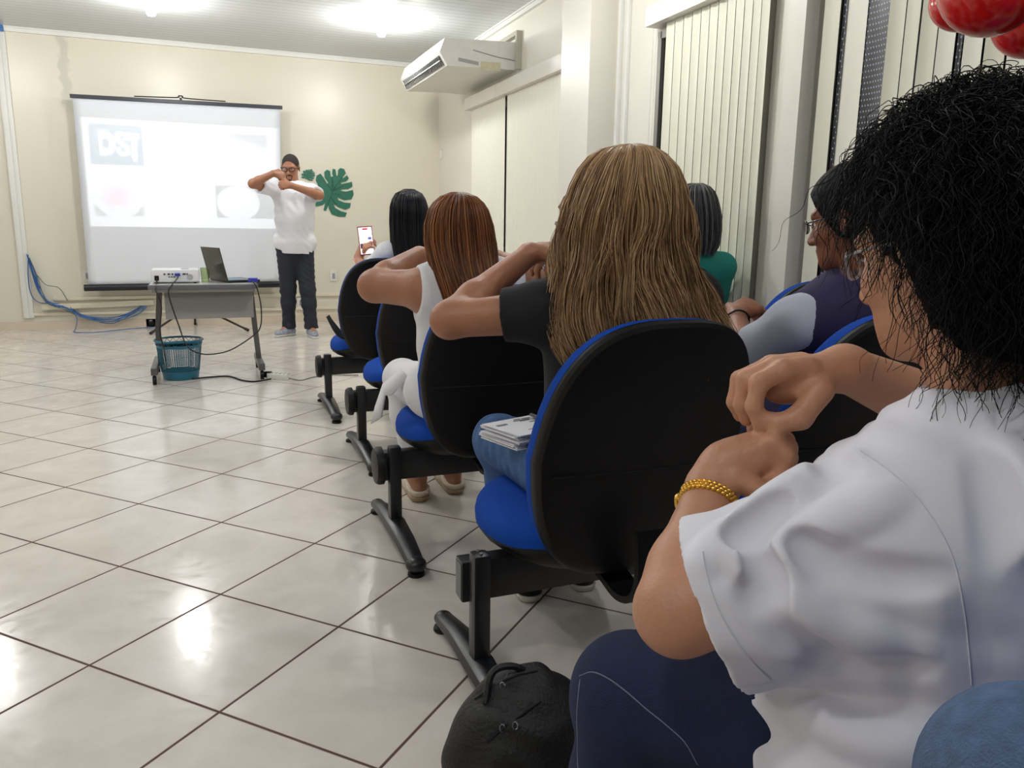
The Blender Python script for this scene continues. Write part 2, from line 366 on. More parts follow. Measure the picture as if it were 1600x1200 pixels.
# ---- vertical blinds
vanem = mat('blind_vane_white', (232, 230, 214), .5, bump=.03, bscale=200)
vanem2 = mat('blind_vane_cream', (222, 220, 200), .5, bump=.03, bscale=200)
headm = mat('blind_header', (222, 218, 208), .4)
meshm = bpy.data.materials.new('perforated_black_vane'); meshm.use_nodes = True
def mk_mesh():
    nt = meshm.node_tree; N = nt.nodes; L = nt.links; b = N['Principled BSDF']; x = NX(nt)
    tc = N.new('ShaderNodeTexCoord'); se = N.new('ShaderNodeSeparateXYZ'); L.new(tc.outputs['Object'], se.inputs[0])
    p = .014
    v = x.m('DIVIDE', se.outputs[2], p*1.6); row = x.m('MULTIPLY', x.m('MODULO', x.m('FLOOR', v), 2.), .5)
    u = x.m('ADD', x.m('DIVIDE', se.outputs[1], p), row)
    du = x.m('SUBTRACT', x.m('FRACT', u), .5); dv = x.m('SUBTRACT', x.m('FRACT', v), .5)
    r = x.m('SQRT', x.m('ADD', x.m('MULTIPLY', du, du), x.m('MULTIPLY', dv, dv)))
    g = x.m('LESS_THAN', r, .17)
    mx = N.new('ShaderNodeMix'); mx.data_type = 'RGBA'; L.new(g, mx.inputs[0]); mx.inputs[6].default_value = lin((12, 12, 16)); mx.inputs[7].default_value = lin((170, 175, 205)); L.new(mx.outputs[2], b.inputs['Base Color']); b.inputs['Roughness'].default_value = .35
mk_mesh()
def vane(parent, x, y, z0, z1, w, ang, m, me=[None], th=.0012):
    """slightly bowed hanging strip"""
    mb = MB(); n = 4; vs = []
    for s in range(n+1):
        u = (s/n-.5); bow = .006*(1-4*u*u)
        for z in (z0, z1): vs.append((bow, u*w, z)); vs.append((bow+th, u*w, z))
    fs = []
    for s in range(n): a = s*4; fs += [(a, a+4, a+6, a+2), (a+1, a+3, a+7, a+5), (a, a+1, a+5, a+4), (a+2, a+6, a+7, a+3)]
    fs += [(0, 2, 3, 1), (n*4, n*4+1, n*4+3, n*4+2)]
    c, s_ = math.cos(ang), math.sin(ang)
    mb.add([(x+a*c-b_*s_, y+a*s_+b_*c, z) for a, b_, z in vs], fs)
    return mb.build('vane', m, parent, angle=60)
zb = .42
def blinds(name, label, y0, y1, ztop, spec, zh0, zh1, xh):
    t = thing(name, label, 'blinds', (XR-.06, (y0+y1)/2, zb), 'vertical blinds on the right wall')
    for (a, b_) in spec['head']: MB().box((xh, a, zh0), (XR-.001, b_, zh1), bev=.004).build('header_rail', headm, t)
    for (y, w, ang, m) in spec['vanes']: vane(t, XR-.055, y, zb, ztop, w, ang, m)
    return t
zh = float(onx(872, 110, XR-.11)[2]); zht = float(onx(872, 85, XR-.11)[2])
ysp = float(onx(773, 140, XR-.11)[1])
vs = []; gap = float(onx(788, 280, XR-.055)[1])
y = yb1n+.05
while y < yb1f-.05:
    if abs(y-gap) > .045: vs.append((y, .09, .10, vanem))
    y += .082
blinds('vertical_blinds', 'closed white vertical blinds under the air conditioner, with one dark gap', yb1n, yb1f, zh, {'head': [(yb1n, ysp), (ysp+.006, yb1f)], 'vanes': vs}, zh, zht, XR-.11)
vs = []; ys = [float(onx(1044+13.2*i, 100, XR-.055)[1]) for i in range(12)]
for i, y in enumerate(ys): vs.append((y-.006, .85*abs(ys[min(i+1, 11)]-ys[min(i+1, 11)-1]), .08, vanem2))
zh2 = float(onx(1010, 42, XR-.11)[2])
b2 = blinds('vertical_blinds', 'cream vertical blinds turned partly open beside the grey bobbed hair', yb2n, yb2f, zh2, {'head': [(yb2n-.05, yb2f)], 'vanes': vs}, zh2, zh2+.11, XR-.11)
for k, (pa, pb) in enumerate(((1028, 1022), (1023, 1016))):
    a = onx(pa-2, 46, XR-.1); b_ = onx(pb-2+k*3, 235, XR-.1); mb = MB().tube([a, (a[0], a[1], 1.2)], .0016, 5)
    mb.build('pull_cord', whitep, b2)
# third window: vanes bunched and turned, with perforated black strips between
def yy(px, py=150): return float(onx(px, py, XR-.055)[1])
vs = []
for (pa, pb, m, ang) in ((1278, 1300, vanem2, .1), (1306, 1312, meshm, 0), (1311, 1344, vanem, -.05), (1342, 1378, meshm, 0), (1378, 1400, vanem2, .15), (1402, 1425, vanem2, -.1), (1428, 1452, vanem2, .1), (1455, 1482, vanem, 0), (1486, 1494, meshm, 0), (1496, 1525, vanem, 0), (1530, 1560, vanem2, .1), (1565, 1600, vanem, 0)):
    a, b_ = yy(pa), yy(pb); vs.append(((a+b_)/2, abs(a-b_), ang, m))
blinds('vertical_blinds', 'vertical blinds with perforated black strips behind the balloons', yb3n, yb3f, 2.5, {'head': [(yb3n, yb3f)], 'vanes': vs}, 2.5, 2.61, XR-.11)
# ---- wiring on the front wall
yw = YF
def wp(px, py, off=.02): return ony(px, py, YF-off)
def hchan(name, label, x0, x1, z, h_, off=.025, m=trimm, group=None, yo=0):
    o = MB().box((x0, YF-off-yo, z-h_/2), (x1, YF-yo, z+h_/2), bev=.004).build(name, m); tag(o, label, 'conduit', group); return o
for i, (p0, p1, w) in enumerate((((2, 40), (24, 404), .05), ((13, 60), (40, 480), .04))):
    a = wp(*p0); b_ = wp(*p1); x = (a[0]+b_[0])/2
    o = MB().box((x-w/2, YF-.028, .12), (x+w/2, YF, ZC-.1 if i == 0 else ZC-.05), bev=.004).build('cable_conduit', white)
    tag(o, ['wide white vertical conduit at far left of front wall', 'narrow white vertical conduit that the blue cables leave'][i], 'conduit')
xa = float(wp(42, 480)[0])+.04
hchan('cable_raceway', 'upper cream raceway running low along the front wall', xa+.2, 2.1, float(wp(150, 466)[2]), .035)
hchan('cable_raceway', 'middle cream raceway low on the front wall, tile-high', xa, 2.1, float(wp(120, 490)[2]), .03)
r = MB().box((wp(66, 478)[0], YF-.06, wp(66, 478)[2]-.025), (wp(240, 468)[0], YF-.025, wp(66, 478)[2]+.03), rot=Matrix.Rotation(-.03, 3, 'Y'), bev=.005).build('loose_raceway', trimm)
tag(r, 'loose cream raceway cover hanging askew over the blue cables', 'conduit')
bluec = mat('blue_cable', (52, 104, 168), .5); greyc = mat('grey_cable', (95, 110, 110), .5); blackc = mat('black_cable', (22, 22, 24), .5)
t = thing('network_cable_bundle', 'bundle of blue network cables spilling from the left conduit to floor', 'cables', (wp(100, 490)[0], YF-.1, 0))
base = [(42, 398), (52, 425), (62, 455), (75, 470), (100, 478), (130, 492), (170, 498), (205, 488), (226, 474)]
for i in range(9):
    j = rng.normal(0, 1.6, (len(base), 2)); off = .03+.008*i
    pts = [wp(px+j[k][0]*(1 if 0 < k < 8 else .3)+i*.5, py+j[k][1]+i*.8, off) for k, (px, py) in enumerate(base)]
    MB().tube(spl(pts, 6), .0042, 6).build('cable', bluec if i < 8 else greyc, t)
MB().tube(spl([wp(x_, y_, .035) for x_, y_ in ((44, 398), (44, 430), (48, 458), (60, 472), (80, 474))], 6), .0045, 6).build('cable', bluec, t)
MB().tube(spl([wp(x_, y_, .05) for x_, y_ in ((58, 430), (72, 445), (92, 450), (106, 470))], 6), .004, 6).build('cable', greyc, t)
fl = [onz(117, 519, .006), onz(150, 519, .006), onz(200, 514, .006), onz(240, 511, .006)]
MB().tube(spl([wp(110, 480, .1), wp(120, 498, .12), onz(118, 514, .02)]+fl, 6), .004, 6).build('cable', bluec, t)
def outlet(px, py, label, w=.08, h_=.12, plug=False):
    c = wp(px, py, 0); t = thing('wall_outlet', label, 'outlet', (c[0], YF, c[2]))
    MB().box((c[0]-w/2, YF-.012, c[2]-h_/2), (c[0]+w/2, YF, c[2]+h_/2), bev=.004).build('cover_plate', whitep, t)
    MB().box((c[0]-.016, YF-.016, c[2]-.03), (c[0]+.016, YF-.012, c[2]+.03), bev=.003).build('socket', mat('socket_grey', (150, 150, 160), .5), t)
    if plug: MB().box((c[0]-.02, YF-.055, c[2]-.03), (c[0]+.03, YF-.012, c[2]+.015), bev=.006).build('plug', blackp, t)
outlet(521, 431, 'white wall outlet beside the back of the first chair')
outlet(470, 473, 'white outlet between the presenter\'s legs above the skirting')
outlet(236, 504, 'white outlet low by the table leg with plugs in it', .1, .09, True)
outlet(137, 431, 'white switch plate half hidden by left edge of screen')
c = onx(690, 242, XR); tag(MB().box((XR-.02, c[1]-.03, c[2]-.05), (XR, c[1]+.03, c[2]+.05), bev=.008).build('wall_switch', whitep), 'small white switch on the right wall near the corner', 'switch')
c = wp(1, 45, 0); tag(MB().box((c[0]-.06, YF-.05, c[2]-.03), (c[0]+.03, YF-.03, c[2]+.04), bev=.006).build('blue_cable_tie', bluec), 'blue cable wrap at the top of the far left conduit', 'cable wrap')
# ---- ceiling lamps
lampm = bpy.data.materials.new('lamp_glow'); lampm.use_nodes = True; lampm.node_tree.nodes['Principled BSDF'].inputs['Emission Color'].default_value = (1, 1, 1, 1); lampm.node_tree.nodes['Principled BSDF'].inputs['Emission Strength'].default_value = 40
def lamp(x, y, power, label, build=True):
    t = thing('ceiling_lamp', label, 'lamp', (x, y, ZC), 'bulbs on the ceiling')
    MB().lathe((x, y, ZC-.04), [(.03, 0), (.055, .02), (.055, .04)], 20).build('lamp_holder', white, t)
    MB().lathe((x, y, ZC-.15), [(.001, 0), (.03, .008), (.04, .03), (.042, .06), (.03, .09), (.028, .11)], 20).build('bulb', lampm, t)
    l = bpy.data.lights.new('lamp_light', 'POINT'); l.energy = power; l.shadow_soft_size = .05; l.color = (1, .99, .975)
    o = bpy.data.objects.new('lamp_light', l); COL.objects.link(o); o.location = (0, 0, -.22); o.parent = t
LP = LAMP_POWER = 36
for i, (x, y, p, lb) in enumerate(((1.6, 7.35, 1, 'glaring bulb on the ceiling above the presenter'), (-.27, 7.45, .85, 'glaring bulb at the top edge above the projection screen'), (-1.85, 7.3, .8, 'ceiling bulb left of the projection screen'),
    (1.5, 4.0, 1.1, 'ceiling bulb over the second row of chairs'), (-.4, 4.1, .9, 'ceiling bulb over the empty floor in the middle'), (-2.6, 4.0, .8, 'ceiling bulb over the left of the room'),
    (1.5, .6, .62, 'ceiling bulb over the nearest row of chairs'), (-.6, .3, .7, 'ceiling bulb behind the viewer'), (-2.7, .2, .7, 'ceiling bulb at the rear left'))): lamp(x, y, LP*p, lb)
# ================================================================ FRONT OF THE ROOM
# projection screen
ysn = YF-.16
tl, tr, bl, br = [ony(*p, ysn) for p in ((113, 150), (438, 168), (139, 449), (438, 443))]
t = thing('projection_screen', 'portable projection screen lit by the projector, black bars top and bottom', 'screen', ((tl[0]+tr[0])/2, ysn, 0))
scrm = mat('screen_fabric', (224, 228, 234), .8)
mb = MB(); n = 24; vs = []
for i in range(n+1):
    u = i/n
    for k in range(n+1):
        v = k/n; p = (tl*(1-u)+tr*u)*(1-v)+(bl*(1-u)+br*u)*v; vs.append((p[0], p[1]-.006*math.sin(u*9)*v*(1-v), p[2]))
mb.add(vs, [(i*(n+1)+k, i*(n+1)+k+1, (i+1)*(n+1)+k+1, (i+1)*(n+1)+k) for i in range(n) for k in range(n)])
s = mb.build('screen_surface', scrm, t, angle=None); sm = s.modifiers.new('s', 'SOLIDIFY'); sm.thickness = .001
dv = (tr-tl)/np.linalg.norm(tr-tl)
MB().tube([tl-dv*.02, tr+dv*.02], .024, 4, up=(0, 0, 1)).build('top_bar', mat('bar_black', (38, 40, 52), .4), t)
MB().cyl(ony(135, 449, ysn)+[-.02, 0, -.005], ony(442, 444, ysn), .034, 20).build('roller_housing', mat('housing_black', (24, 24, 30), .3), t)
hc = (tl+tr)/2+[.0, -.0, .045]
MB().tube(spl([tl*.72+tr*.28+[0, 0, .03], hc+[-.05, 0, -.006], hc+[-.02, 0, .012], hc+[.02, 0, .012], hc+[.05, 0, -.006], tl*.28+tr*.72+[0, 0, .03]], 6), .006, 6).build('hanger_wire', blackc, t)
MB().cyl((hc[0], ysn+.04, .12), (hc[0], ysn+.04, hc[2]), .012, 12).build('stand_pole', MATS['bar_black'], t)
MB().cyl((hc[0], ysn+.04, .28), (hc[0], ysn+.04, .18), .03, 12).build('leg_hub', blackp, t)
hub = np.array((hc[0], ysn+.04, .24))
for p in (onz(235, 521, .012), onz(388, 516, .012), (hc[0], YF-.03, .012)): MB().cyl(hub, p, .011, 10).cyl(np.array(p)+(hub-np.array(p))*.06, p, .015, 10).build('leg', mat('dark_brown_metal', (48, 36, 32), .45), t)
# table
tz = float(ony(318, 441, 5.95)[2]); tx0, tx1 = float(ony(231, 445, 5.78)[0]), float(ony(403, 445, 5.78)[0]); ty0, ty1 = 5.74, 6.26; tcx = (tx0+tx1)/2
tabg = mat('table_grey_edge', (98, 98, 102), .4); tabl = mat('table_leg_grey', (92, 92, 90), .4, metal=.2)
t = thing('rolling_table', 'grey folding table on casters carrying the projector and laptop', 'table', (tcx, 6.0, 0))
mb = MB(); mb.box((tx0, ty0, tz-.034), (tx1, ty1, tz-.003), bev=.008); mb.build('tabletop', tabg, t)
MB().box((tx0+.012, ty0+.012, tz-.004), (tx1-.012, ty1-.012, tz)).build('laminate_surface', mat('laminate_pale', (205, 203, 200), .25), t, smooth=False)
MB().box((tx0+.02, ty0+.03, tz-.055), (tx1-.02, ty0+.05, tz-.034)).build('front_rail', mat('rail_pale', (165, 165, 160), .4), t, smooth=False)
MB().box((tx0+.09, ty0+.15, tz-.25), (tx1-.03, ty0+.16, tz-.05), bev=.003).build('modesty_panel', mat('panel_grey', (150, 150, 146), .35), t)
for sx, top, foot in ((0, tx0+.06, float(onz(244, 595)[0])), (1, tx1-.04, float(onz(409, 590)[0]))):
    ym = 6.0
    MB().tube([(top, ym, tz-.034), ((top+foot)/2, ym, tz/2), (foot+(.035 if sx == 0 else 0), ym, .09)], .026, 4, sq=.7, up=(1, 0, 0)).build('leg', tabl, t)
    f = MB().box((foot-.02, 5.72, .065), (foot+.022, 6.28, .115), bev=.006).build('foot_bar', tabl, t)
    for yc in (5.74, 6.25):
        MB().cyl((foot-.012, yc, .03), (foot+.012, yc, .03), .03, 16).cyl((foot, yc, .03), (foot, yc, .07), .008, 8).build('caster', blackp, f)
# projector
pw = ony(236, 438, 5.86); pe = ony(312, 438, 5.86); z0 = tz+.008; ph = .085
t = thing('projector', 'white projector on the table with a blue video plug in its rear', 'projector', ((pw[0]+pe[0])/2, 5.98, tz))
pwm = mat('projector_white', (232, 232, 234), .35)
x0, x1 = float(pw[0]), float(pe[0]); yb_ = 5.86
MB().box((x0, yb_, z0), (x1, yb_+.25, z0+ph), bev=.014).build('body', pwm, t)
for xx in (x0+.03, x1-.03):
    for y in (yb_+.03, yb_+.22): MB().cyl((xx, y, tz), (xx, y, z0+.002), .009, 10).build('foot', blackp, t)
MB().box((x0+.022, yb_-.004, z0+.012), (x0+.05, yb_+.004, z0+.045), bev=.002).build('power_socket', blackp, t)
mb = MB()
for k, (u, w) in enumerate(((.08, .012), (.105, .016), (.13, .012), (.15, .01), (.2, .02), (.225, .008))): mb.box((x0+u, yb_-.003, z0+.05), (x0+u+w, yb_+.003, z0+.06))
for u in (.115, .13, .145): mb.cyl((x0+u, yb_-.003, z0+.036), (x0+u, yb_+.003, z0+.036), .005, 10)
mb.build('port', mat('port_dark', (50, 50, 60), .4), t, smooth=False)
MB().box((x0+.15, yb_-.03, z0+.042), (x0+.185, yb_+.002, z0+.062), bev=.004).build('video_plug', mat('plug_blue', (50, 60, 170), .4), t)
mb = MB(); 
for rr in (.004, .009, .014, .019): mb.tube([(x0+.245+rr*math.cos(a), yb_-.001, z0+.034+rr*math.sin(a)) for a in np.linspace(0, 2*PI, 20)], .0011, 5)
mb.build('speaker_grille', mat('grille_grey', (150, 150, 155), .5), t)
MB().cyl((x0+.16, yb_+.245, z0+.045), (x0+.16, yb_+.262, z0+.045), .03, 20).build('lens', glassm, t)
MB().box((x0+.19, yb_+.06, z0+ph), (x0+.24, yb_+.11, z0+ph+.006), bev=.002).build('focus_lever', mat('lever_grey', (190, 190, 195), .4), t)
# tumbler
g = ony(320, 440, 5.93); tag(MB().lathe((g[0]+.005, 5.97, tz+.0005), [(.026, 0), (.031, .1), (.0295, .1), (.025, .004), (.001, .004)], 20).build('drinking_glass', mat('glass_greenish', (225, 235, 200), .05, trans=.9)), 'pale greenish drinking glass between the projector and laptop', 'glass')
# laptop
lx = float(ony(330, 436, 5.9)[0]); P0 = ony(356, 437, 5.82); P1 = ony(412, 436, 5.92)
t = thing('laptop', 'open black laptop on the right of the table', 'laptop', (float(P0[0])+.1, 5.98, tz))
tiltR = Matrix.Rotation(math.radians(0), 3, 'Z')
A = np.array([float(ony(328, 432, 6.12)[0]), 6.14, tz+.012]); B = np.array([float(ony(357, 438, 5.8)[0]), 5.83, tz+.012])     # hinge line from far to near
e = nrm(B-A); side = np.array([-e[1], e[0], 0]);  side = side if side[0] > 0 else -side
mb = MB(); q = [A, B, B+side*.23, A+side*.23]; mb.add([p+[0, 0, -.0095] for p in q]+[p+[0, 0, .006] for p in q], [(3, 2, 1, 0), (4, 5, 6, 7), (0, 1, 5, 4), (1, 2, 6, 5), (2, 3, 7, 6), (3, 0, 4, 7)])
mb.build('keyboard_base', mat('laptop_black', (26, 26, 28), .35), t, smooth=False)
mb = MB(); cA = A+side*.04+e*.03; cB = B+side*.04-e*.03; q = [cA, cB, cB+side*.1, cA+side*.1]
for i in range(12):
    for k in range(5):
        o = cA+(cB-cA)*((i+.1)/12)+side*(.1*(k+.1)/5); a1 = (cB-cA)*(.8/12); a2 = side*(.016)
        mb.add([o+[0, 0, .0062], o+a1+[0, 0, .0062], o+a1+a2+[0, 0, .0062], o+a2+[0, 0, .0062], o+[0, 0, .008], o+a1+[0, 0, .008], o+a1+a2+[0, 0, .008], o+a2+[0, 0, .008]], [(4, 5, 6, 7), (0, 1, 5, 4), (1, 2, 6, 5), (2, 3, 7, 6), (3, 0, 4, 7), (3, 2, 1, 0)])
mb.build('keyboard', mat('key_bluegrey', (110, 150, 170), .4), t, smooth=False)
up = nrm(np.array([0, 0, 1.])*1-side*.22); q = [A, B, B+up*.23, A+up*.23]
mb = MB().add([p+[0, 0, .006] for p in q]+[p-side*.007+[0, 0, .006] for p in q], [(3, 2, 1, 0), (4, 5, 6, 7), (0, 1, 5, 4), (1, 2, 6, 5), (2, 3, 7, 6), (3, 0, 4, 7)])
lid = mb.build('screen_lid', mat('lid_dark', (62, 62, 60), .25), t, smooth=False)
q = [A+e*.01+up*.012, B-e*.01+up*.012, B-e*.01+up*.22, A+e*.01+up*.22]
MB().add([p+side*.0008+[0, 0, .006] for p in q]+[p+[0, 0, .006] for p in q], [(3, 2, 1, 0), (4, 5, 6, 7), (0, 1, 5, 4), (1, 2, 6, 5), (2, 3, 7, 6), (3, 0, 4, 7)]).build('display', mat('display_glow', (210, 225, 235), .3, emit=.8), lid, smooth=False)
# cables at the table
def cable(name, label, pts, r=.0045, m=None, n=8): o = MB().tube(spl(pts, n), r, 6).build(name, m or blackc, angle=None); return tag(o, label, 'cable')
vp_ = np.array((x0+.167, yb_-.03, z0+.05))
cable('video_cable', 'black video cable drooping from projector to laptop', [vp_, vp_+[0, -.03, -.02], ony(264, 452, 5.7), ony(266, 470, 5.68), ony(278, 505, 5.66), ony(292, 540, 5.6), ony(312, 552, 5.58), ony(335, 553, 5.58), ony(362, 546, 5.6), ony(395, 525, 5.65), ony(407, 510, 5.68), ony(408, 480, 5.7), ony(402, 452, 5.72), ony(396, 441, 5.73), B+side*.16+[0, -.02, .0]])
tag(MB().box(ony(388, 440, 5.8)+[-.0, -.01, -.004], ony(398, 437, 5.8)+[.02, .03, .012], bev=.004).build('blue_plug', MATS['plug_blue']), 'blue plug lying by the near edge of the laptop', 'plug')
cable('power_cable', 'black power cable hanging from projector down the left leg', [(x0+.036, yb_-.004, z0+.03), (x0+.036, yb_-.04, z0), ony(243, 452, 5.7), ony(252, 478, 5.68), ony(250, 520, 5.64), ony(256, 545, 5.72), onz(262, 585, .01)])
cable('floor_cable', 'black cable on the floor from basket to power strip', [onz(300, 592, .006), onz(330, 589, .006), onz(358, 588, .006), onz(378, 594, .006), onz(398, 596, .006), onz(424, 592, .02)], .006)
a, b_ = onz(420, 591), onz(452, 593); e = nrm(b_-a); L_ = np.linalg.norm(b_-a)
t = thing('power_strip', 'white power strip with a row of sockets on floor beside table', 'power strip', tuple(a))
rz = Matrix.Rotation(math.atan2(e[1], e[0]), 3, 'Z'); c = (a+b_)/2
MB().box((c[0]-L_/2, c[1]-.028, 0), (c[0]+L_/2, c[1]+.028, .04), bev=.005, rot=rz, c=(c[0], c[1], .02)).build('strip_body', whitep, t)
for k in range(5):
    u = (k-1.6)*.032; MB().box((c[0]+u-.009, c[1]-.012, .0395), (c[0]+u+.009, c[1]+.012, .042), rot=rz, c=(c[0], c[1], .04)).build('socket', MATS['socket_grey'], t, smooth=False)
MB().box((c[0]-L_/2-.03, c[1]-.02, .006), (c[0]-L_/2+.02, c[1]+.02, .05), bev=.008, rot=rz, c=(c[0], c[1], .03)).build('plug', blackp, t)
cable('strip_cord', 'thin grey cord from power strip towards the chairs', [onz(452, 591, .01), onz(470, 594, .006), onz(490, 589, .006), onz(515, 586, .006), onz(560, 586, .006)], .004, mat('cord_pale', (130, 128, 122), .5))
# waste basket
c = onz(283, 592); c = np.array((c[0], c[1]+.04, 0))
t = thing('waste_basket', 'teal plastic lattice waste basket under the table front', 'basket', tuple(c))
teal = mat('teal_plastic', (28, 104, 128), .35)
rt, rb, hb = .152, .118, .275
def rad(z): return rb+(rt-rb)*z/hb
MB().lathe(c+[0, 0, 0], [(rb-.01, 0), (rb, .004), (rad(.06), .06), (rad(.06)-.004, .06), (rb-.006, .006), (.001, .006)], 40).build('base', teal, t)
mb = MB()
for k in range(60):
    a = 2*PI*k/60; mb.tube([c+[rad(z)*math.cos(a), rad(z)*math.sin(a), z] for z in (.055, hb-.045)], .0022, 4, cap=False)
for z in np.linspace(.07, hb-.055, 16): mb.tube([c+[rad(z)*math.cos(a), rad(z)*math.sin(a), z] for a in np.linspace(0, 2*PI, 37)], .0022, 4, cap=False)
mb.build('lattice', teal, t, smooth=False)
mb = MB().lathe(c, [(rad(hb-.05), hb-.05), (rt, hb-.03), (rt-.003, hb-.03), (rad(hb-.05)-.003, hb-.05)], 40)
for k in range(22):
    a = 2*PI*k/22; a2 = 2*PI*(k+.5)/22; mb.tube([c+[rt*math.cos(a), rt*math.sin(a), hb-.03], c+[rt*math.cos(a2), rt*math.sin(a2), hb-.006], c+[rt*math.cos(a+2*PI/22), rt*math.sin(a+2*PI/22), hb-.03]], .0022, 4, cap=False)
mb.build('band', teal, t, smooth=False)
mb = MB(); mb.tube([c+[(rt+.006)*math.cos(a), (rt+.006)*math.sin(a), hb] for a in np.linspace(0, 2*PI, 49)], .0075, 8, cap=False); mb.build('rim', teal, t)
# leaf panels
leaf = [(552,428),(565,432),(578,398),(580,420),(595,450),(630,462),(665,463),(674,442),(640,432),(612,415),(604,396),(632,414),(665,426),(690,415),(694,391),(660,388),(630,376),(624,362),(660,376),(698,371),(709,348),(705,322),(670,331),(640,327),(648,319),(680,318),(703,304),(700,280),(670,287),(645,292),(642,285),(670,278),(684,262),(674,246),(654,262),(652,257),(668,235),(660,214),(640,208),(628,218),(626,246),(620,250),(614,216),(600,212),(597,238),(602,252),(590,254),(586,224),(570,217),(556,228),(558,258),(577,284),(571,291),(552,258),(536,237),(516,248),(512,272),(526,304),(552,322),(549,327),(520,312),(500,305),(485,322),(492,345),(520,352),(545,346),(548,352),(520,362),(494,368),(484,390),(515,408),(545,402),(562,390)]
def leafpanel(poly, label, y):
    P = [(340+a*.3, 200+b_*.3) for a, b_ in poly]; Q = [ony(px, py, y) for px, py in P]; c = sum(Q)/len(Q)
    t = thing('leaf_cutout', label, 'wall decoration', (c[0], YF, c[2]))
    mb = MB().prism([(q[0], q[2]) for q in Q], lambda u, v, tt: (u, tt, v), YF-.009, YF); mb.build('leaf_board', mat('leaf_green', (38, 106, 84), .5, var=.06, vscale=20), t, smooth=False)
    return t, y
t, y = leafpanel(leaf, 'large green monstera leaf cutout on the wall beside the presenter', YF-.012)
mb = MB()
for a, b_ in (((600, 330), (598, 262)), ((600, 330), (568, 290)), ((603, 320), (650, 255)), ((604, 325), (655, 300)), ((600, 345), (640, 345)), ((590, 360), (620, 400)), ((565, 420), (600, 330))):
    p = [ony(340+a[0]*.3, 200+a[1]*.3, YF-.014), ony(340+b_[0]*.3, 200+b_[1]*.3, YF-.014)]; mb.tube(p, .0025, 5)
mb.build('vein', mat('leaf_vein', (24, 84, 66), .5), t)
sm_ = [(438+ (a-484)*.32, 212+(b_-208)*.24) for a, b_ in leaf]
leafpanel([(sm_[i][0]-2, sm_[i][1]+2) for i in range(len(sm_))], 'small green leaf cutout peeking past the presenter\'s shoulder', YF-.012)
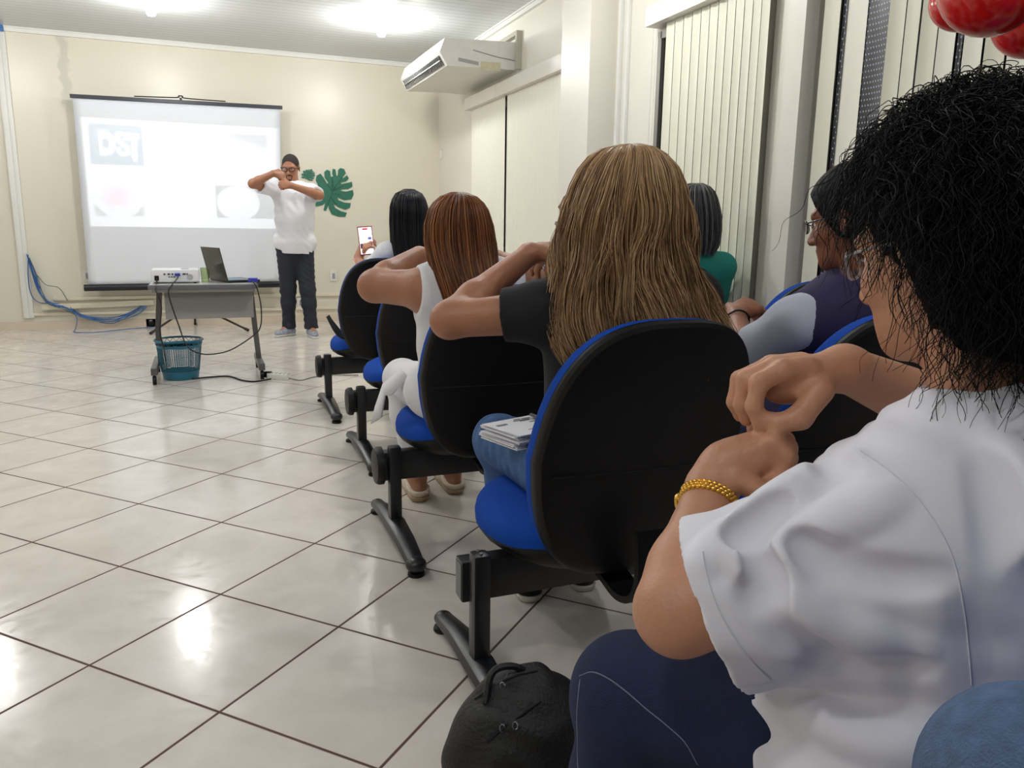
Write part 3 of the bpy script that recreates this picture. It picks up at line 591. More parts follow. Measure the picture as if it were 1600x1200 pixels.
# ---- projector beam: a spot lamp at the projector's lens with a slide
def slide():
    l = bpy.data.lights.new('projector_beam', 'SPOT'); l.energy = 1; l.shadow_soft_size = .001; l.spot_size = math.radians(75); l.spot_blend = 0
    o = bpy.data.objects.new('projector_beam', l); COL.objects.link(o)
    src = np.array((x0+.16, yb_+.275, z0+.05)); o.parent = bpy.data.objects['projector']; o.location = Vector(src)-bpy.data.objects['projector'].location
    o.rotation_euler = (math.radians(90), 0, 0)     # local -Z -> +Y, local X -> X, local Y -> Z
    D = ysn-src[1]
    c4 = [ony(px, py, ysn) for px, py in ((123, 186), (441, 198), (144, 354), (438, 357))]
    xl = (c4[0][0]+c4[2][0])/2; xr = (c4[1][0]+c4[3][0])/2; zt = (c4[0][2]+c4[1][2])/2; zb_ = (c4[2][2]+c4[3][2])/2
    l.use_nodes = True; nt = l.node_tree; N = nt.nodes; L = nt.links; em = N['Emission']; x = NX(nt)
    tc = N.new('ShaderNodeTexCoord'); se = N.new('ShaderNodeSeparateXYZ'); L.new(tc.outputs['Normal'], se.inputs[0])
    nz = x.m('ABSOLUTE', se.outputs[2])
    WX = x.m('ADD', x.m('MULTIPLY', x.m('DIVIDE', se.outputs[0], nz), D), float(src[0])); WZ = x.m('ADD', x.m('MULTIPLY', x.m('DIVIDE', se.outputs[1], nz), D), float(src[2]))
    U = x.m('DIVIDE', x.m('SUBTRACT', WX, float(xl)), float(xr-xl)); V = x.m('DIVIDE', x.m('SUBTRACT', WZ, float(zb_)), float(zt-zb_))
    def stp(a, e, s=.004): return x.m('MULTIPLY_ADD', a, 1/s, .5-e/s) 
    def cl(a): return x.m('MINIMUM', x.m('MAXIMUM', a, 0.), 1.)
    def box(u0, u1, v0, v1, s=.006):
        return x.m('MULTIPLY', x.m('MULTIPLY', cl(stp(U, u0, s)), cl(x.m('SUBTRACT', 1., stp(U, u1, s)))), x.m('MULTIPLY', cl(stp(V, v0, s)), cl(x.m('SUBTRACT', 1., stp(V, v1, s)))))
    def ell(u, v, ru, rv, s=.08):
        a = x.m('DIVIDE', x.m('SUBTRACT', U, u), ru); b2_ = x.m('DIVIDE', x.m('SUBTRACT', V, v), rv)
        return cl(x.m('MULTIPLY_ADD', x.m('SQRT', x.m('ADD', x.m('MULTIPLY', a, a), x.m('MULTIPLY', b2_, b2_))), -1/s, 1/s+.5))
    def mx(a, b2_): return x.m('MAXIMUM', a, b2_)
    def mn(a, b2_): return x.m('MINIMUM', a, b2_)
    def inv(a): return x.m('SUBTRACT', 1., a)
    frame = box(0, 1, 0, 1, .008)
    # letters D S T inside the blue picture
    Dl = mn(mx(box(.075, .105, .66, .89), mn(ell(.10, .775, .055, .115), box(.1, .2, .6, .95))), inv(ell(.108, .775, .018, .045)))
    Sl = mx(ell(.185, .83, .033, .058), ell(.19, .725, .035, .062)); Sl = mn(Sl, mn(inv(box(.19, .225, .785, .81)), inv(box(.15, .18, .745, .77))))
    Sl = mn(Sl, mn(inv(ell(.187, .835, .012, .018)), inv(ell(.188, .722, .013, .02))))
    Tl = mx(box(.214, .272, .825, .88, .012), mx(box(.234, .253, .62, .85, .012), mx(ell(.244, .77, .014, .03), ell(.244, .67, .016, .04))))
    let = mx(Dl, mx(Sl, Tl))
    pic1 = mn(box(.03, .285, .58, .95), inv(let))
    tn = N.new('ShaderNodeTexNoise'); tn.inputs['Scale'].default_value = 9; cb = N.new('ShaderNodeCombineXYZ'); L.new(U, cb.inputs[0]); L.new(V, cb.inputs[1]); L.new(cb.outputs[0], tn.inputs[0])
    nn = tn.outputs[0]
    pic2 = x.m('MULTIPLY', ell(.42, .70, .10, .07, .8), cl(x.m('MULTIPLY', nn, 1.3)))
    pic3 = mn(box(.66, .93, .62, .93), cl(x.m('MULTIPLY_ADD', x.m('SUBTRACT', x.m('MULTIPLY_ADD', U, .55, V), 1.29), 14., .5)))
    red = x.m('MULTIPLY', ell(.14, .28, .07, .11, .6), cl(x.m('MULTIPLY', nn, 1.5)))
    pic4 = mn(box(.03, .27, .1, .2), inv(ell(.15, .25, .11, .17, .05)))
    pic5 = mn(box(.64, 1., .1, .42), inv(ell(.76, .25, .115, .17, .06)))
    dark = mx(x.m('MULTIPLY', pic1, .74), mx(x.m('MULTIPLY', pic2, .35), mx(x.m('MULTIPLY', pic3, .7), mx(x.m('MULTIPLY', pic4, .55), x.m('MULTIPLY', pic5, .74)))))
    cc = N.new('ShaderNodeCombineColor')
    base = inv(dark)
    L.new(x.m('MULTIPLY', frame, x.m('SUBTRACT', base, x.m('MULTIPLY', pic1, .17))), cc.inputs[0])
    L.new(x.m('MULTIPLY', frame, x.m('SUBTRACT', base, x.m('MULTIPLY', red, .42))), cc.inputs[1])
    L.new(x.m('MULTIPLY', frame, x.m('SUBTRACT', x.m('ADD', base, x.m('MULTIPLY', pic1, .12)), x.m('MULTIPLY', red, .3))), cc.inputs[2])
    L.new(cc.outputs[0], em.inputs['Color']); em.inputs['Strength'].default_value = 150
slide()
# ---- air conditioner on the right wall
acw = mat('ac_white', (224, 222, 214), .4, var=.03, vscale=10)
C1 = onx(807.5, 110, XR); yn = float(C1[1]); f1 = ony(686.5, 80, yn); f2 = ony(694.5, 59, yn)       # near side: wall junction, front bottom corner, front top
ztop = float(onx(808, 66, XR)[2]); xf = float(f2[0]); yfar = float(onx(632, 118, xf)[1])
t = thing('air_conditioner', 'white split air conditioner jutting from the wall above the closed blinds', 'air conditioner', (XR, (yn+yfar)/2, float(C1[2])))
zb1 = float(C1[2]); 
def s3(x, y): q_ = ony(560+x*.275, y*.275, yn); return (float(q_[0]), float(q_[2]))
prof = [(XR, zb1), s3(740, 385), s3(505, 372), s3(462, 292), s3(490, 215), (XR, ztop)]
MB().prism(prof, lambda u, v, tt: (u, tt, v), yn, yfar).build('casing', acw, t, smooth=False)
a, b_ = np.array(prof[3]), np.array(prof[2]); nx_ = nrm([-(b_-a)[1]*-1, -(b_-a)[0]]); nx_ = nx_ if nx_[0] < 0 or nx_[1] < 0 else -nx_
def fp(s, y, o): p = a+(b_-a)*s+nx_*o; return (p[0], y, p[1])
if (nx_[1] > 0): nx_ = -nx_
mb = MB(); mb.add([fp(.18, yn+.06, .002), fp(.18, yfar-.06, .002), fp(.86, yfar-.06, .002), fp(.86, yn+.06, .002)], [(0, 1, 2, 3)])
g = mb.build('air_outlet', mat('ac_outlet_grey', (84, 86, 84), .5), t, smooth=False); g.modifiers.new('s', 'SOLIDIFY').thickness = .004
mb = MB()
for k in range(26):
    y = yn+.08+(yfar-yn-.18)*k/25; mb.tube([fp(.2, y, .008), fp(.84, y+.05, .008)], .005, 4)
mb.tube([fp(.5, yn+.07, .012), fp(.5, yfar-.07, .012)], .006, 4)
mb.build('louvre', mat('ac_louvre', (150, 152, 148), .5), t, smooth=False)
MB().add([(xf+.12, yn-.002, zb1+.03), (xf+.30, yn-.002, zb1+.01), (xf+.30, yn-.002, zb1+.04), (xf+.12, yn-.002, zb1+.06)], [(0, 1, 2, 3)]).build('rating_sticker', mat('sticker_grey', (165, 165, 160), .5), t, smooth=False)
MB().add([(xf+.32, yn-.002, zb1-.02), (xf+.5, yn-.002, zb1-.02), (xf+.5, yn-.002, zb1+.05), (xf+.32, yn-.002, zb1+.045)], [(0, 1, 2, 3)]).build('sticker_remnant', mat('sticker_yellow', (205, 198, 165), .6, var=.1, vscale=30), t, smooth=False)
MB().box((XR-.17, yn-.004, ztop-.14), (XR-.03, yn, ztop-.02)).build('side_cover', acw, t, smooth=False)
MB().tube([(xf+.25, yn-.003, ztop-.10), (XR-.2, yn-.003, zb1+.095), (XR-.02, yn-.003, zb1+.075)], .003, 4).build('panel_seam', mat('seam_grey', (120, 118, 110), .5), t, smooth=False)
# wooden frame of the opening around it
fr = mat('opening_frame_grey', (178, 174, 160), .5)
t = thing('opening_frame', 'grey frame on the wall around the air conditioner opening', 'frame', (XR, yn, zb1))
c_ = onx(816, 66, XR); yo = float(onx(815.5, 80, XR)[1])
MB().box((XR-.05, yo-.0, zb1-.01), (XR, yo+.035, ztop+.07)).build('side_jamb', fr, t, smooth=False)
MB().box((XR-.05, yo+.035, ztop+.035), (XR, yfar, ztop+.07)).build('top_jamb', fr, t, smooth=False)
# ---- balloons
redb = mat('balloon_red', (205, 22, 20), .16, spec=.6, sss=0); 
for (px, py, r, D, axd, lb) in ((1545, -22, 78, 1.9, (.3, .8, .5), 'largest red balloon, in front, top right corner'), (1500, 4, 46, 2.12, (.2, .9, .4), 'red balloon behind and left of the largest one'), (1606, 40, 52, 2.2, (.1, .9, .4), 'darker red balloon at the right edge of the photo')):
    c = dep(px, py, D); R = r*D/FPX; ax = nrm(axd); t = thing('red_balloon', lb, 'balloon', tuple(c), 'red balloons at the top right')
    prof = [(R*.98*math.sin(PI*i/22)*(1-.12*(i/22)), -R*1.15*math.cos(PI*i/22)) for i in range(22)]+[(R*.05, R*1.17)]; prof[0] = (1e-4, -R*1.15)
    MB().lathe(c, prof, 32, axis=ax).build('balloon_skin', redb, t)
    e = c+np.array(ax)*R*1.17; MB().lathe(e, [(R*.05, 0), (R*.03, .006), (R*.1, .02)], 12, axis=ax).build('knot', redb, t)
    MB().tube([e+np.array(ax)*.015, (c[0]+.01, c[1]+.02, ZC)], .001, 4).build('string', whitep, t)
# ================================================================ SEATING
bluef = mat('blue_fabric', (4, 66, 160), .85, bump=.25, bscale=900, spec=.2)
legm = mat('leg_black_metal', (26, 28, 32), .33, spec=.6)
def selp(a, b, n=2.5, k=56):
    out = []
    for i in range(k):
        t = 2*PI*i/k; c, s = math.cos(t), math.sin(t)
        out.append((a*math.copysign(abs(c)**(2/n), c), b*math.copysign(abs(s)**(2/n), s)))
    return out
def slab(outl, layers, fn):
    mb = MB(); n = len(outl); vs = []; fs = []
    for (s, t, dx, dy) in layers: vs += [fn(u*s+dx, v*s+dy, t) for u, v in outl]
    for i in range(len(layers)-1):
        for k in range(n): a = i*n+k; b = i*n+(k+1) % n; fs.append((a, b, b+n, a+n))
    for i, t in ((0, 0), (len(layers)-1, 1)):
        s, tt, dx, dy = layers[i]; vs.append(fn(dx, dy, tt)); c = len(vs)-1
        for k in range(n): a = i*n+k; b = i*n+(k+1) % n; fs.append((a, b, c) if t else (b, a, c))
    return mb.add(vs, fs)
PITCHX = .62
def seat_unit(t, cx):
    # seat pad: u across, v forward
    o = [(u*(1-.10*(v < 0)*abs(v)/.22), v) for u, v in selp(.25, .24, 2.8)]
    def sf(u, v, tt): return (cx+u, .045+v, .412+tt+.020*math.cos(u/.235*1.4)*0-.10*max(0, (v-.12))**1.3*1.3-.03*abs(u/.235)**3+.035*max(0, -v-.12)*2)
    slab(o, [(1, -.012, 0, 0), (1.005, .004, 0, 0), (.99, .02, 0, 0), (.95, .032, 0, 0), (.85, .040, 0, 0), (.6, .044, 0, 0), (.3, .042, 0, 0)], sf).build('seat', bluef, t, world=False, angle=70)
    slab(o, [(.99, -.011, 0, 0), (1.0, -.016, 0, 0), (.97, -.03, 0, -.004), (.88, -.055, 0, -.015), (.70, -.082, 0, -.035), (.45, -.092, 0, -.05), (.2, -.094, 0, -.05)], sf).build('seat_shell', blackp, t, world=False, angle=50)
    # backrest
    ob = [(u*(1-.15*max(0, -v)/.28-.08*max(0, v)/.28), v) for u, v in selp(.245, .295, 3.0)]
    def bf(u, v, tt):   # v up, tt forward
        yb = -.215-.28*(v/.9)-.16*(v/.3)**2*.12+.22*u*u*1.0
        return (cx+u, yb+tt, .615+v)
    slab(ob, [(1, -.002, 0, 0), (1.0, .02, 0, 0), (.985, .034, 0, 0), (.94, .045, 0, 0), (.8, .050, 0, 0), (.45, .052, 0, 0), (.2, .05, 0, 0)], bf).build('backrest', bluef, t, world=False, angle=70)
    sh = slab(ob, [(.998, -.001, 0, 0), (1.0, -.014, 0, 0), (.985, -.024, 0, 0), (.955, -.031, 0, 0), (.90, -.034, 0, 0), (.6, -.037, 0, 0), (.3, -.038, 0, 0)], bf).build('backrest_shell', blackp, t, world=False, angle=25)
    MB().tube([bf(u, -.03, -.0365) for u in np.linspace(-.21, .21, 12)], .0025, 5).build('shell_seam', blackp, sh, world=False)
    # J shaped bracket joining seat and back
    P = spl([(cx, .0, .318), (cx, -.12, .30), (cx, -.20, .285), (cx, -.265, .31), (cx, -.285, .37), (cx, -.275, .46)], 5)
    MB().tube(P, .011, 4, sq=4.5, up=(0, 0, 1)).build('back_bracket', blackp, t, world=False)
def bench(x, y, label, n=3, cap=True):
    t = thing('beam_seating', label, 'bench seating', (x, y, 0), 'rows of linked blue and black chairs')
    w = PITCHX*(n-1)+.57
    MB().box((-.035, .012, .215), (w+.035, .062, .315), bev=.004).build('beam', legm, t, world=False)
    if cap: MB().cyl((-.058, .037, .265), (-.03, .037, .265), .001, 4)
    for lx in (0, w-.02):
        MB().box((lx-.02, -.033, .05), (lx+.022, .012, .345), bev=.009).build('leg_post', legm, t, world=False)
        f = MB().tube([(lx, .285, .035), (lx, .15, .058), (lx, -.02, .065), (lx, -.16, .058), (lx, -.30, .035)], [.019, .024, .029, .026, .022], 10, sq=1.35, up=(0, 0, 1)).sphere((lx, -.30, .036), .034, 14, 8, (1, 1, .75)).sphere((lx, .285, .036), .026, 14, 8, (1, 1, .75)).build('foot', legm, t, world=False)
        for gy in (-.30, .285): MB().lathe((lx, gy, 0), [(.026, 0), (.028, .004), (.026, .012), (.012, .016), (.012, .04)], 16).build('foot_glide', blackp, f, world=False)
        if cap and lx == 0: MB().lathe((-.062, .037, .265), [(.03, 0), (.06, .004), (.066, .014), (.066, .03), (.05, .034)], 24, axis=(1, 0, 0)).build('beam_end_cap', blackp, t, world=False)
        if not cap and lx == 0:
            MB().box((-.0362, .017, .222), (-.034, .057, .308)).build('beam_opening_shade', darkg, t, world=False)  # dark plate on the solid beam end, painting the shade of a hollow tube
            for sy in (-.02, 0): MB().cyl((0, sy, .344), (0, sy, .348), .005, 8).build('screw', alum, t, world=False)
    for k in range(n):
        MB().box((.285+k*PITCHX-.05, -.06, .3), (.285+k*PITCHX+.05, .09, .33), bev=.005).build('seat_bracket', blackp, t, world=False)
        seat_unit(t, .285+k*PITCHX)
    return t
rows = [(.648, 4.60), (.655, 3.60), (.572, 2.55), (.555, 1.605), (.45, .43), (.36, -.6)]
labs = ['front row of linked blue chairs, bag strap on its first seat', 'second row of linked blue chairs, its end seat empty', 'third row of linked chairs, seating the woman in the white sleeveless top', 'fourth row of linked chairs, seating the blonde woman in jeans', 'nearest row of linked blue chairs under the curly-haired woman', 'row of linked chairs behind, just outside the lower edge']
b1 = bench(*rows[0], labs[0])
b4 = bench(*rows[3], labs[3], cap=False)
for i in (1, 2, 4, 5):
    c = copy_tree(b1); c.location = (*rows[i], 0); c['label'] = labs[i]
# ================================================================ PEOPLE
skins = {'tan': mat('skin_tan', (190, 138, 108), .48, var=.05, vscale=14, bump=.12, bscale=160, sss=.12), 'brown': mat('skin_brown', (166, 114, 86), .48, var=.05, vscale=14, bump=.12, bscale=160, sss=.12),
         'light': mat('skin_light', (205, 150, 118), .47, var=.05, vscale=16, bump=.14, bscale=170, sss=.12), 'deep': mat('skin_deep', (140, 88, 64), .48, var=.05, vscale=14, bump=.12, bscale=160, sss=.1)}
eyem = mat('eye_white', (225, 222, 215), .2); irism = mat('iris_dark', (40, 26, 20), .2); lipm = mat('lip', (150, 82, 72), .45)
def head_axes(hf, hu=(0, 0, 1)):
    f = nrm(hf); r = nrm(np.cross(f, hu)); u = np.cross(r, f); return r, f, u
def head_prims(F, c, hf, g=0, s=1.0, hu=(0, 0, 1)):
    r, f, u = head_axes(hf, hu); c = np.array(c)
    def P(x, y, z): return c+s*(r*x+f*y+u*z)
    ax = (r, f, u)
    F.ell(P(0, -.012, .03), np.array((.074, .094, .088))*s+g, ax, .02)
    F.ell(P(0, .028, -.035), np.array((.060, .062, .082))*s+g, ax, .03)
    F.ell(P(0, .045, -.08), np.array((.044, .042, .034))*s+g, ax, .03)
    F.ell(P(0, .072, -.098), np.array((.02, .017, .015))*s+g, ax, .02)
    for sx in (-1, 1): F.ell(P(sx*.038, .06, -.028), np.array((.024, .022, .022))*s, ax, .02)
    for sx in (-1, 1):
        F.cone(P(sx*.045, .072, .022), P(sx*.012, .083, .02), .011*s, .011*s, .015)
        F.ell(P(sx*.031, .098, .002), np.array((.016, .017, .011))*s, ax, .012, 's')
    F.cone(P(0, .082, .006), P(0, .104, -.034), .008*s, .0125*s, .012)
    for sx in (-1, 1): F.ell(P(sx*.013, .096, -.038), np.array((.009, .011, .008))*s, ax, .006)
    F.ell(P(0, .084, -.062), np.array((.023, .012, .006))*s, ax, .006).ell(P(0, .082, -.073), np.array((.019, .012, .007))*s, ax, .005)
    for sx in (-1, 1):
        ea = (nrm(r+f*.35*-sx), nrm(f-r*.35*-sx), u)
        F.ell(P(sx*.078, -.008, -.002), np.array((.008, .019, .031))*s, ea, .008)
        F.ell(P(sx*.085, -.004, .002), np.array((.006, .010, .018))*s, ea, .004, 's')
        F.ell(P(sx*.079, -.002, -.026), np.array((.007, .009, .010))*s, ea, .005)
    return P
def face_parts(t, P, s=1.0, r=None):
    for sx in (-1, 1):
        e = MB().sphere(P(sx*.031, .070, .001), .0125*s, 14, 10).build('eye', eyem, t)
        MB().sphere(P(sx*.031, .0772, .001), .0064*s, 10, 6).build('iris', irism, e)
def glasses(t, P, m, s=1.0, w=.022, h_=.016, tr=.0018):
    g = MB().tube([P(-.012, .106, .006), P(0, .110, .010), P(.012, .106, .006)], .0016, 6)
    for sx in (-1, 1):
        g.tube([P(sx*.033+w*math.cos(a)*(1 if abs(math.cos(a)) < .9 else .98), .103-.012*abs(math.cos(a))*(math.cos(a)*sx > 0), .001+h_*math.sin(a)) for a in np.linspace(0, 2*PI, 21)], tr, 6)
        g.tube([P(sx*.056, .092, .007), P(sx*.078, .06, .008), P(sx*.083, .0, .006), P(sx*.083, -.018, -.006)], tr, 6)
    o = g.build('eyeglasses', m, t, angle=None)
    for sx in (-1, 1):
        MB().add([P(sx*.033+w*math.cos(a), .1015, .001+h_*math.sin(a)) for a in np.linspace(0, 2*PI, 21)[:-1]], [tuple(range(20))]).build('lens', mat('lens_clear', (235, 240, 245), .03, trans=.95, alpha=.35), o, smooth=False)
def hand(F, w, d, n, th, curl=(.35, .5, .4), s=1.0, k=.006, thumbcurl=.3, spread=.06):
    d = nrm(d); n = nrm(np.array(n)-d*(np.array(n)@d)); lat = nrm(np.cross(d, n)); sgn = 1 if lat@np.array(th) > 0 else -1; lat = lat*sgn; w = np.array(w, float)
    F.cone(w, w+d*.03*s, .024*s, .026*s, .02, flat=(n, .75))
    F.ell(w+d*.055*s, np.array((.048, .040, .0165))*s, (d, lat, n), .015)
    roots = [(.029, .09, .94), (.010, .095, 1.05), (-.010, .092, .98), (-.029, .082, .78)]
    for i, (l, a, ln) in enumerate(roots):
        p = w+d*a*s*.97+lat*l*s; ang = 0; dd = nrm(d+lat*l*spread/.03); F.cone(w+d*.05*s+lat*l*.9*s, p, .012*s, .0105*s, .008)
        rr = [.0102, .0094, .0086, .0074]
        for j, (sl, c) in enumerate(zip((.044, .027, .021), curl)):
            ang += c*(1+.06*i); q = p+(dd*math.cos(ang)-n*math.sin(ang))*sl*ln*s; F.cone(p, q, rr[j]*s, rr[j+1]*s, k if j else .008); p = q
    p = w+d*.018*s+lat*.026*s-n*.004*s; dd = nrm(d*.72+lat*.62-n*.25)
    q = p+dd*.042*s; F.cone(p, q, .015*s, .0115*s, .012); dd2 = nrm(dd*math.cos(thumbcurl)-lat*math.sin(thumbcurl)*.8-n*.25); q2 = q+dd2*.030*s; F.cone(q, q2, .0112*s, .0098*s, .006); F.cone(q2, q2+nrm(dd2-lat*.2)*.022*s, .0098*s, .0078*s, .004)
def figure(S):
    J = {k: np.array(v, float) for k, v in S['J'].items()}; h = S.get('res', .007)
    pel, neck = J['pelvis'], J['neck']; up = nrm(neck-pel); lat = nrm(J['shR']-J['shL']); lat = nrm(lat-up*(lat@up)); fwd = np.cross(up, lat); ax = (lat, fwd, up)
    allp = np.stack(list(J.values())); lo = allp.min(0)-S.get('pad', .2); hi = allp.max(0)+S.get('pad', .2); lo[2] = max(lo[2], -.005)
    a_, l_, f_ = S.get('arm', 1.), S.get('leg', 1.), S.get('fat', 0.)
    wd = S.get('width', 1.)
    mid = lambda t: pel+(neck-pel)*t
    t = thing('person', S['label'], 'person', (pel[0], pel[1], 0), S.get('group'))
    def torso(F, g, k=.05):
        F.ell(pel, np.array((.165*wd, .118, .11))+g+np.array((f_, f_, 0)), ax, k)
        F.ell(mid(.38)+fwd*f_*.6, np.array((.142*wd, .108, .15))+g+np.array((f_, f_, 0)), ax, k)
        F.ell(mid(S.get('cm', .72)), np.array((.16*wd, .108, S.get('cz', .16)))+g+np.array((f_*.6, f_*.5, 0)), ax, k)
        F.cone(J['shL'], neck-up*.03, .055*a_+g, .05+g, k).cone(J['shR'], neck-up*.03, .055*a_+g, .05+g, k)
        if S.get('female', True):
            for sx in (-1, 1): F.ell(mid(.66)+fwd*.085+lat*sx*.07, np.array((.065, .06, .06))+g, ax, .04)
    def legs(F, g, k=.03, upto=1.):
        for s_ in 'LR':
            hp, kn, an = J['hip'+s_], J['kn'+s_], J['an'+s_]
            F.cone(hp, kn, .088*l_+g, .062*l_+g, k).cone(kn, kn+(an-kn)*.35, .058*l_+g, .055*l_+g, k).cone(kn+(an-kn)*.35, kn+(an-kn)*upto, .055*l_+g, .038*l_+g*(1.4 if g > .01 else 1), k)
    B = Field(lo, hi, h)
    torso(B, -.004); legs(B, -.006)
    hs = S.get('hs', 1.)
    P = head_prims(B, J['head'], S['hf'], 0, hs)
    B.cone(neck-up*.02, P(0, -.018, -.05), .054*S.get('neckw', 1.), .050*S.get('neckw', 1.), .03)
    for s_ in 'LR':
        sh, el, wr = J['sh'+s_], J['el'+s_], J['wr'+s_]
        B.cone(sh, el, .05*a_, .041*a_, .03).cone(el, el+(wr-el)*.3, .041*a_, .040*a_, .02).cone(el+(wr-el)*.3, wr, .040*a_, .027*(a_*.5+.5), .02)
        if 'hand'+s_ in S: hand(B, wr, *S['hand'+s_][:3], **S['hand'+s_][3])
        an = J['an'+s_]; fd = nrm(S.get('toe'+s_, fwd)*np.array((1, 1, 0))); B.cone(an, an+fd*.13-np.array((0, 0, an[2]-.03)), .035, .028, .02).cone(an, an-fd*.035-np.array((0, 0, an[2]-.04)), .035, .03, .02)
    if 'xbody' in S: S['xbody'](B)
    for q in S.get('folds_skin', []): pass
    B.build('body', skins[S['skin']], t); del B
    face_parts(t, P, hs)
    # top
    if 'shirt' in S:
        sp = S['shirt']; F = Field(lo, hi, sp.get('res', h)); g = sp.get('g', .014); torso(F, g)
        sl = sp.get('sleeve', .6); sg = sp.get('sg', .014)
        cuts = []
        for s_ in 'LR':
            sh, el = J['sh'+s_], J['el'+s_]
            if sl > 0:
                e = sh+(el-sh)*sl; dn = nrm(el-sh)+np.array(sp.get('cuttilt', (0, 0, 0))); F.cone(sh, e+dn*.1, .052*a_+sg, .052*a_+sg*sp.get('flare', 1.6), .04, cut=(e, dn))
                cuts.append((e, dn)); cav0 = e-nrm(el-sh)*.05; F.cone(cav0, e+dn*.1, .040*a_, .044*a_+sg*sp.get('flare', 1.6)*.7, .0, 's')
            else: F.ell(J['sh'+s_]+(lat if s_ == 'R' else -lat)*(.052*a_+.0), (.05, .085*a_, .085*a_), (lat, fwd, up), .015, 's')
        F.cone(neck-up*.035, P(0, -.018, -.05), sp.get('neckhole', .062), sp.get('neckhole', .062), .012, 's')
        if sp.get('scoop'): F.ell(neck+fwd*.09-up*.05, (.07, .09, .08), ax, .012, 's')
        hem = pel-up*sp.get('hem', .03)
        if sp.get('straight'): F.cone(mid(.55), hem-up*.05, .150+f_, sp['straight'], .04, flat=(fwd, .8))
        F.plane(hem, -nrm(up+fwd*sp.get('hemtilt', 0)))
        if 'xshirt' in S: S['xshirt'](F, J, ax)
        if sp.get('folds'):
            F.folds(*sp['folds'])
            if sp.get('ridges'):
                me = F.mesh('tmp'); bv = BVHTree.FromPolygons([v.co[:] for v in me.vertices], [p.vertices[:] for p in me.polygons]); bpy.data.meshes.remove(me)
                for pts, r0, md in sp['ridges']:
                    q = []
                    for p_ in spl([(x_, y_, 0) for x_, y_ in pts], 6):
                        d_ = Vector(nrm(ray(p_[0], p_[1]))); hh = bv.ray_cast(Vector(CP), d_)
                        if hh[0] is not None: q.append(np.array(hh[0])+np.array(hh[1])*(r0*-.55 if md == 'u' else r0*.75)*(1 if hh[1].dot(d_) < 0 else -1))
                    n_ = len(q)
                    for i in range(n_-1): F.cone(q[i], q[i+1], r0*(.35+.65*math.sin(PI*(i+.5)/n_)), r0*(.35+.65*math.sin(PI*(i+1.5)/n_)) if i < n_-2 else r0*.35, .022 if md == 'u' else .018, md)
            for e, dn in cuts: F.cone(e, e+nrm(dn)*.12, .13, .13, 0, 's', cut=(e, -nrm(dn)))
            F.plane(hem, -nrm(up+fwd*sp.get('hemtilt', 0)))
        o = F.build(sp.get('name', 'shirt'), sp['mat'], t); del F
        if 'afters' in S: S['afters'](t, o, J, ax, P)
    if 'pants' in S:
        sp = S['pants']; F = Field(lo, hi, h); g = sp.get('g', .01)
        F.ell(pel, np.array((.165*wd+g+f_, .118+g+f_, .105+g)), ax, .04, cut=(mid(sp.get('waist', .18)), up)); legs(F, g, .04, sp.get('length', .9))
        for s_ in 'LR':
            kn, an = J['kn'+s_], J['an'+s_]; e = kn+(an-kn)*sp.get('length', .9); nn = nrm(an-kn)
            F.cone(kn+(an-kn)*.6, e+nn*.02, .05, sp.get('cuff', .055), .02); F.cone(e, e+nn*.12, .09, .09, .0, 's', cut=(e, -nn))
        if sp.get('wcut'): F.plane(mid(sp['waist']), up)
        if sp.get('folds'): F.folds(*sp['folds'])
        F.build(sp.get('name', 'trousers'), sp['mat'], t); del F
    if 'shoe' in S:
        for s_ in 'LR':
            an = J['an'+s_]; fd = nrm(S.get('toe'+s_, fwd)*np.array((1, 1, 0))); fl = np.array((an[0], an[1], 0)); ltx = np.cross(fd, (0, 0, 1))
            F = Field(fl-.24, fl+.24, .005); F.lo[2] = -.0; F = Field((*(fl[:2]-.24), -.004), (*(fl[:2]+.24), .16), .005)
            F.cone(fl-fd*.035+[0, 0, .045], fl+fd*.06+[0, 0, .045], .040, .042, .02).cone(fl+fd*.06+[0, 0, .04], fl+fd*.15+[0, 0, .032], .043, .034, .02, flat=((0, 0, 1), .85)).cone(fl-fd*.02+[0, 0, .05], fl-fd*.0+[0, 0, .095], .042, .036, .02)
            if S['shoe'].get('low'): F.plane(fl+fd*.03+[0, 0, .062], nrm(np.array((0, 0, 1.))-fd*.2)); F.ell(fl+fd*.03+[0, 0, .075], (.07, .032, .035), (fd, ltx, (0, 0, 1)), .004, 's')
            F.plane(fl+[0, 0, .012], (0, 0, -1))
            sh = F.build('shoe', S['shoe']['mat'], t)
            F = Field((*(fl[:2]-.24), -.004), (*(fl[:2]+.24), .05), .004); F.cone(fl-fd*.036+[0, 0, .03], fl+fd*.15+[0, 0, .026], .043, .040, .0).plane(fl+[0, 0, .001], (0, 0, -1)); F.plane(fl+[0, 0, .021], (0, 0, 1)); F.build('sole', S['shoe']['sole'], sh)
            if S['shoe'].get('laces'):
                for q in range(4):
                    c = fl+fd*(.055+q*.018)+[0, 0, .088-q*.008]; MB().tube([c-ltx*.022-[0, 0, .006], c+[0, 0, .002], c+ltx*.022-[0, 0, .006]], .003, 5).build('lace', white, sh)
    return t, J, ax, P
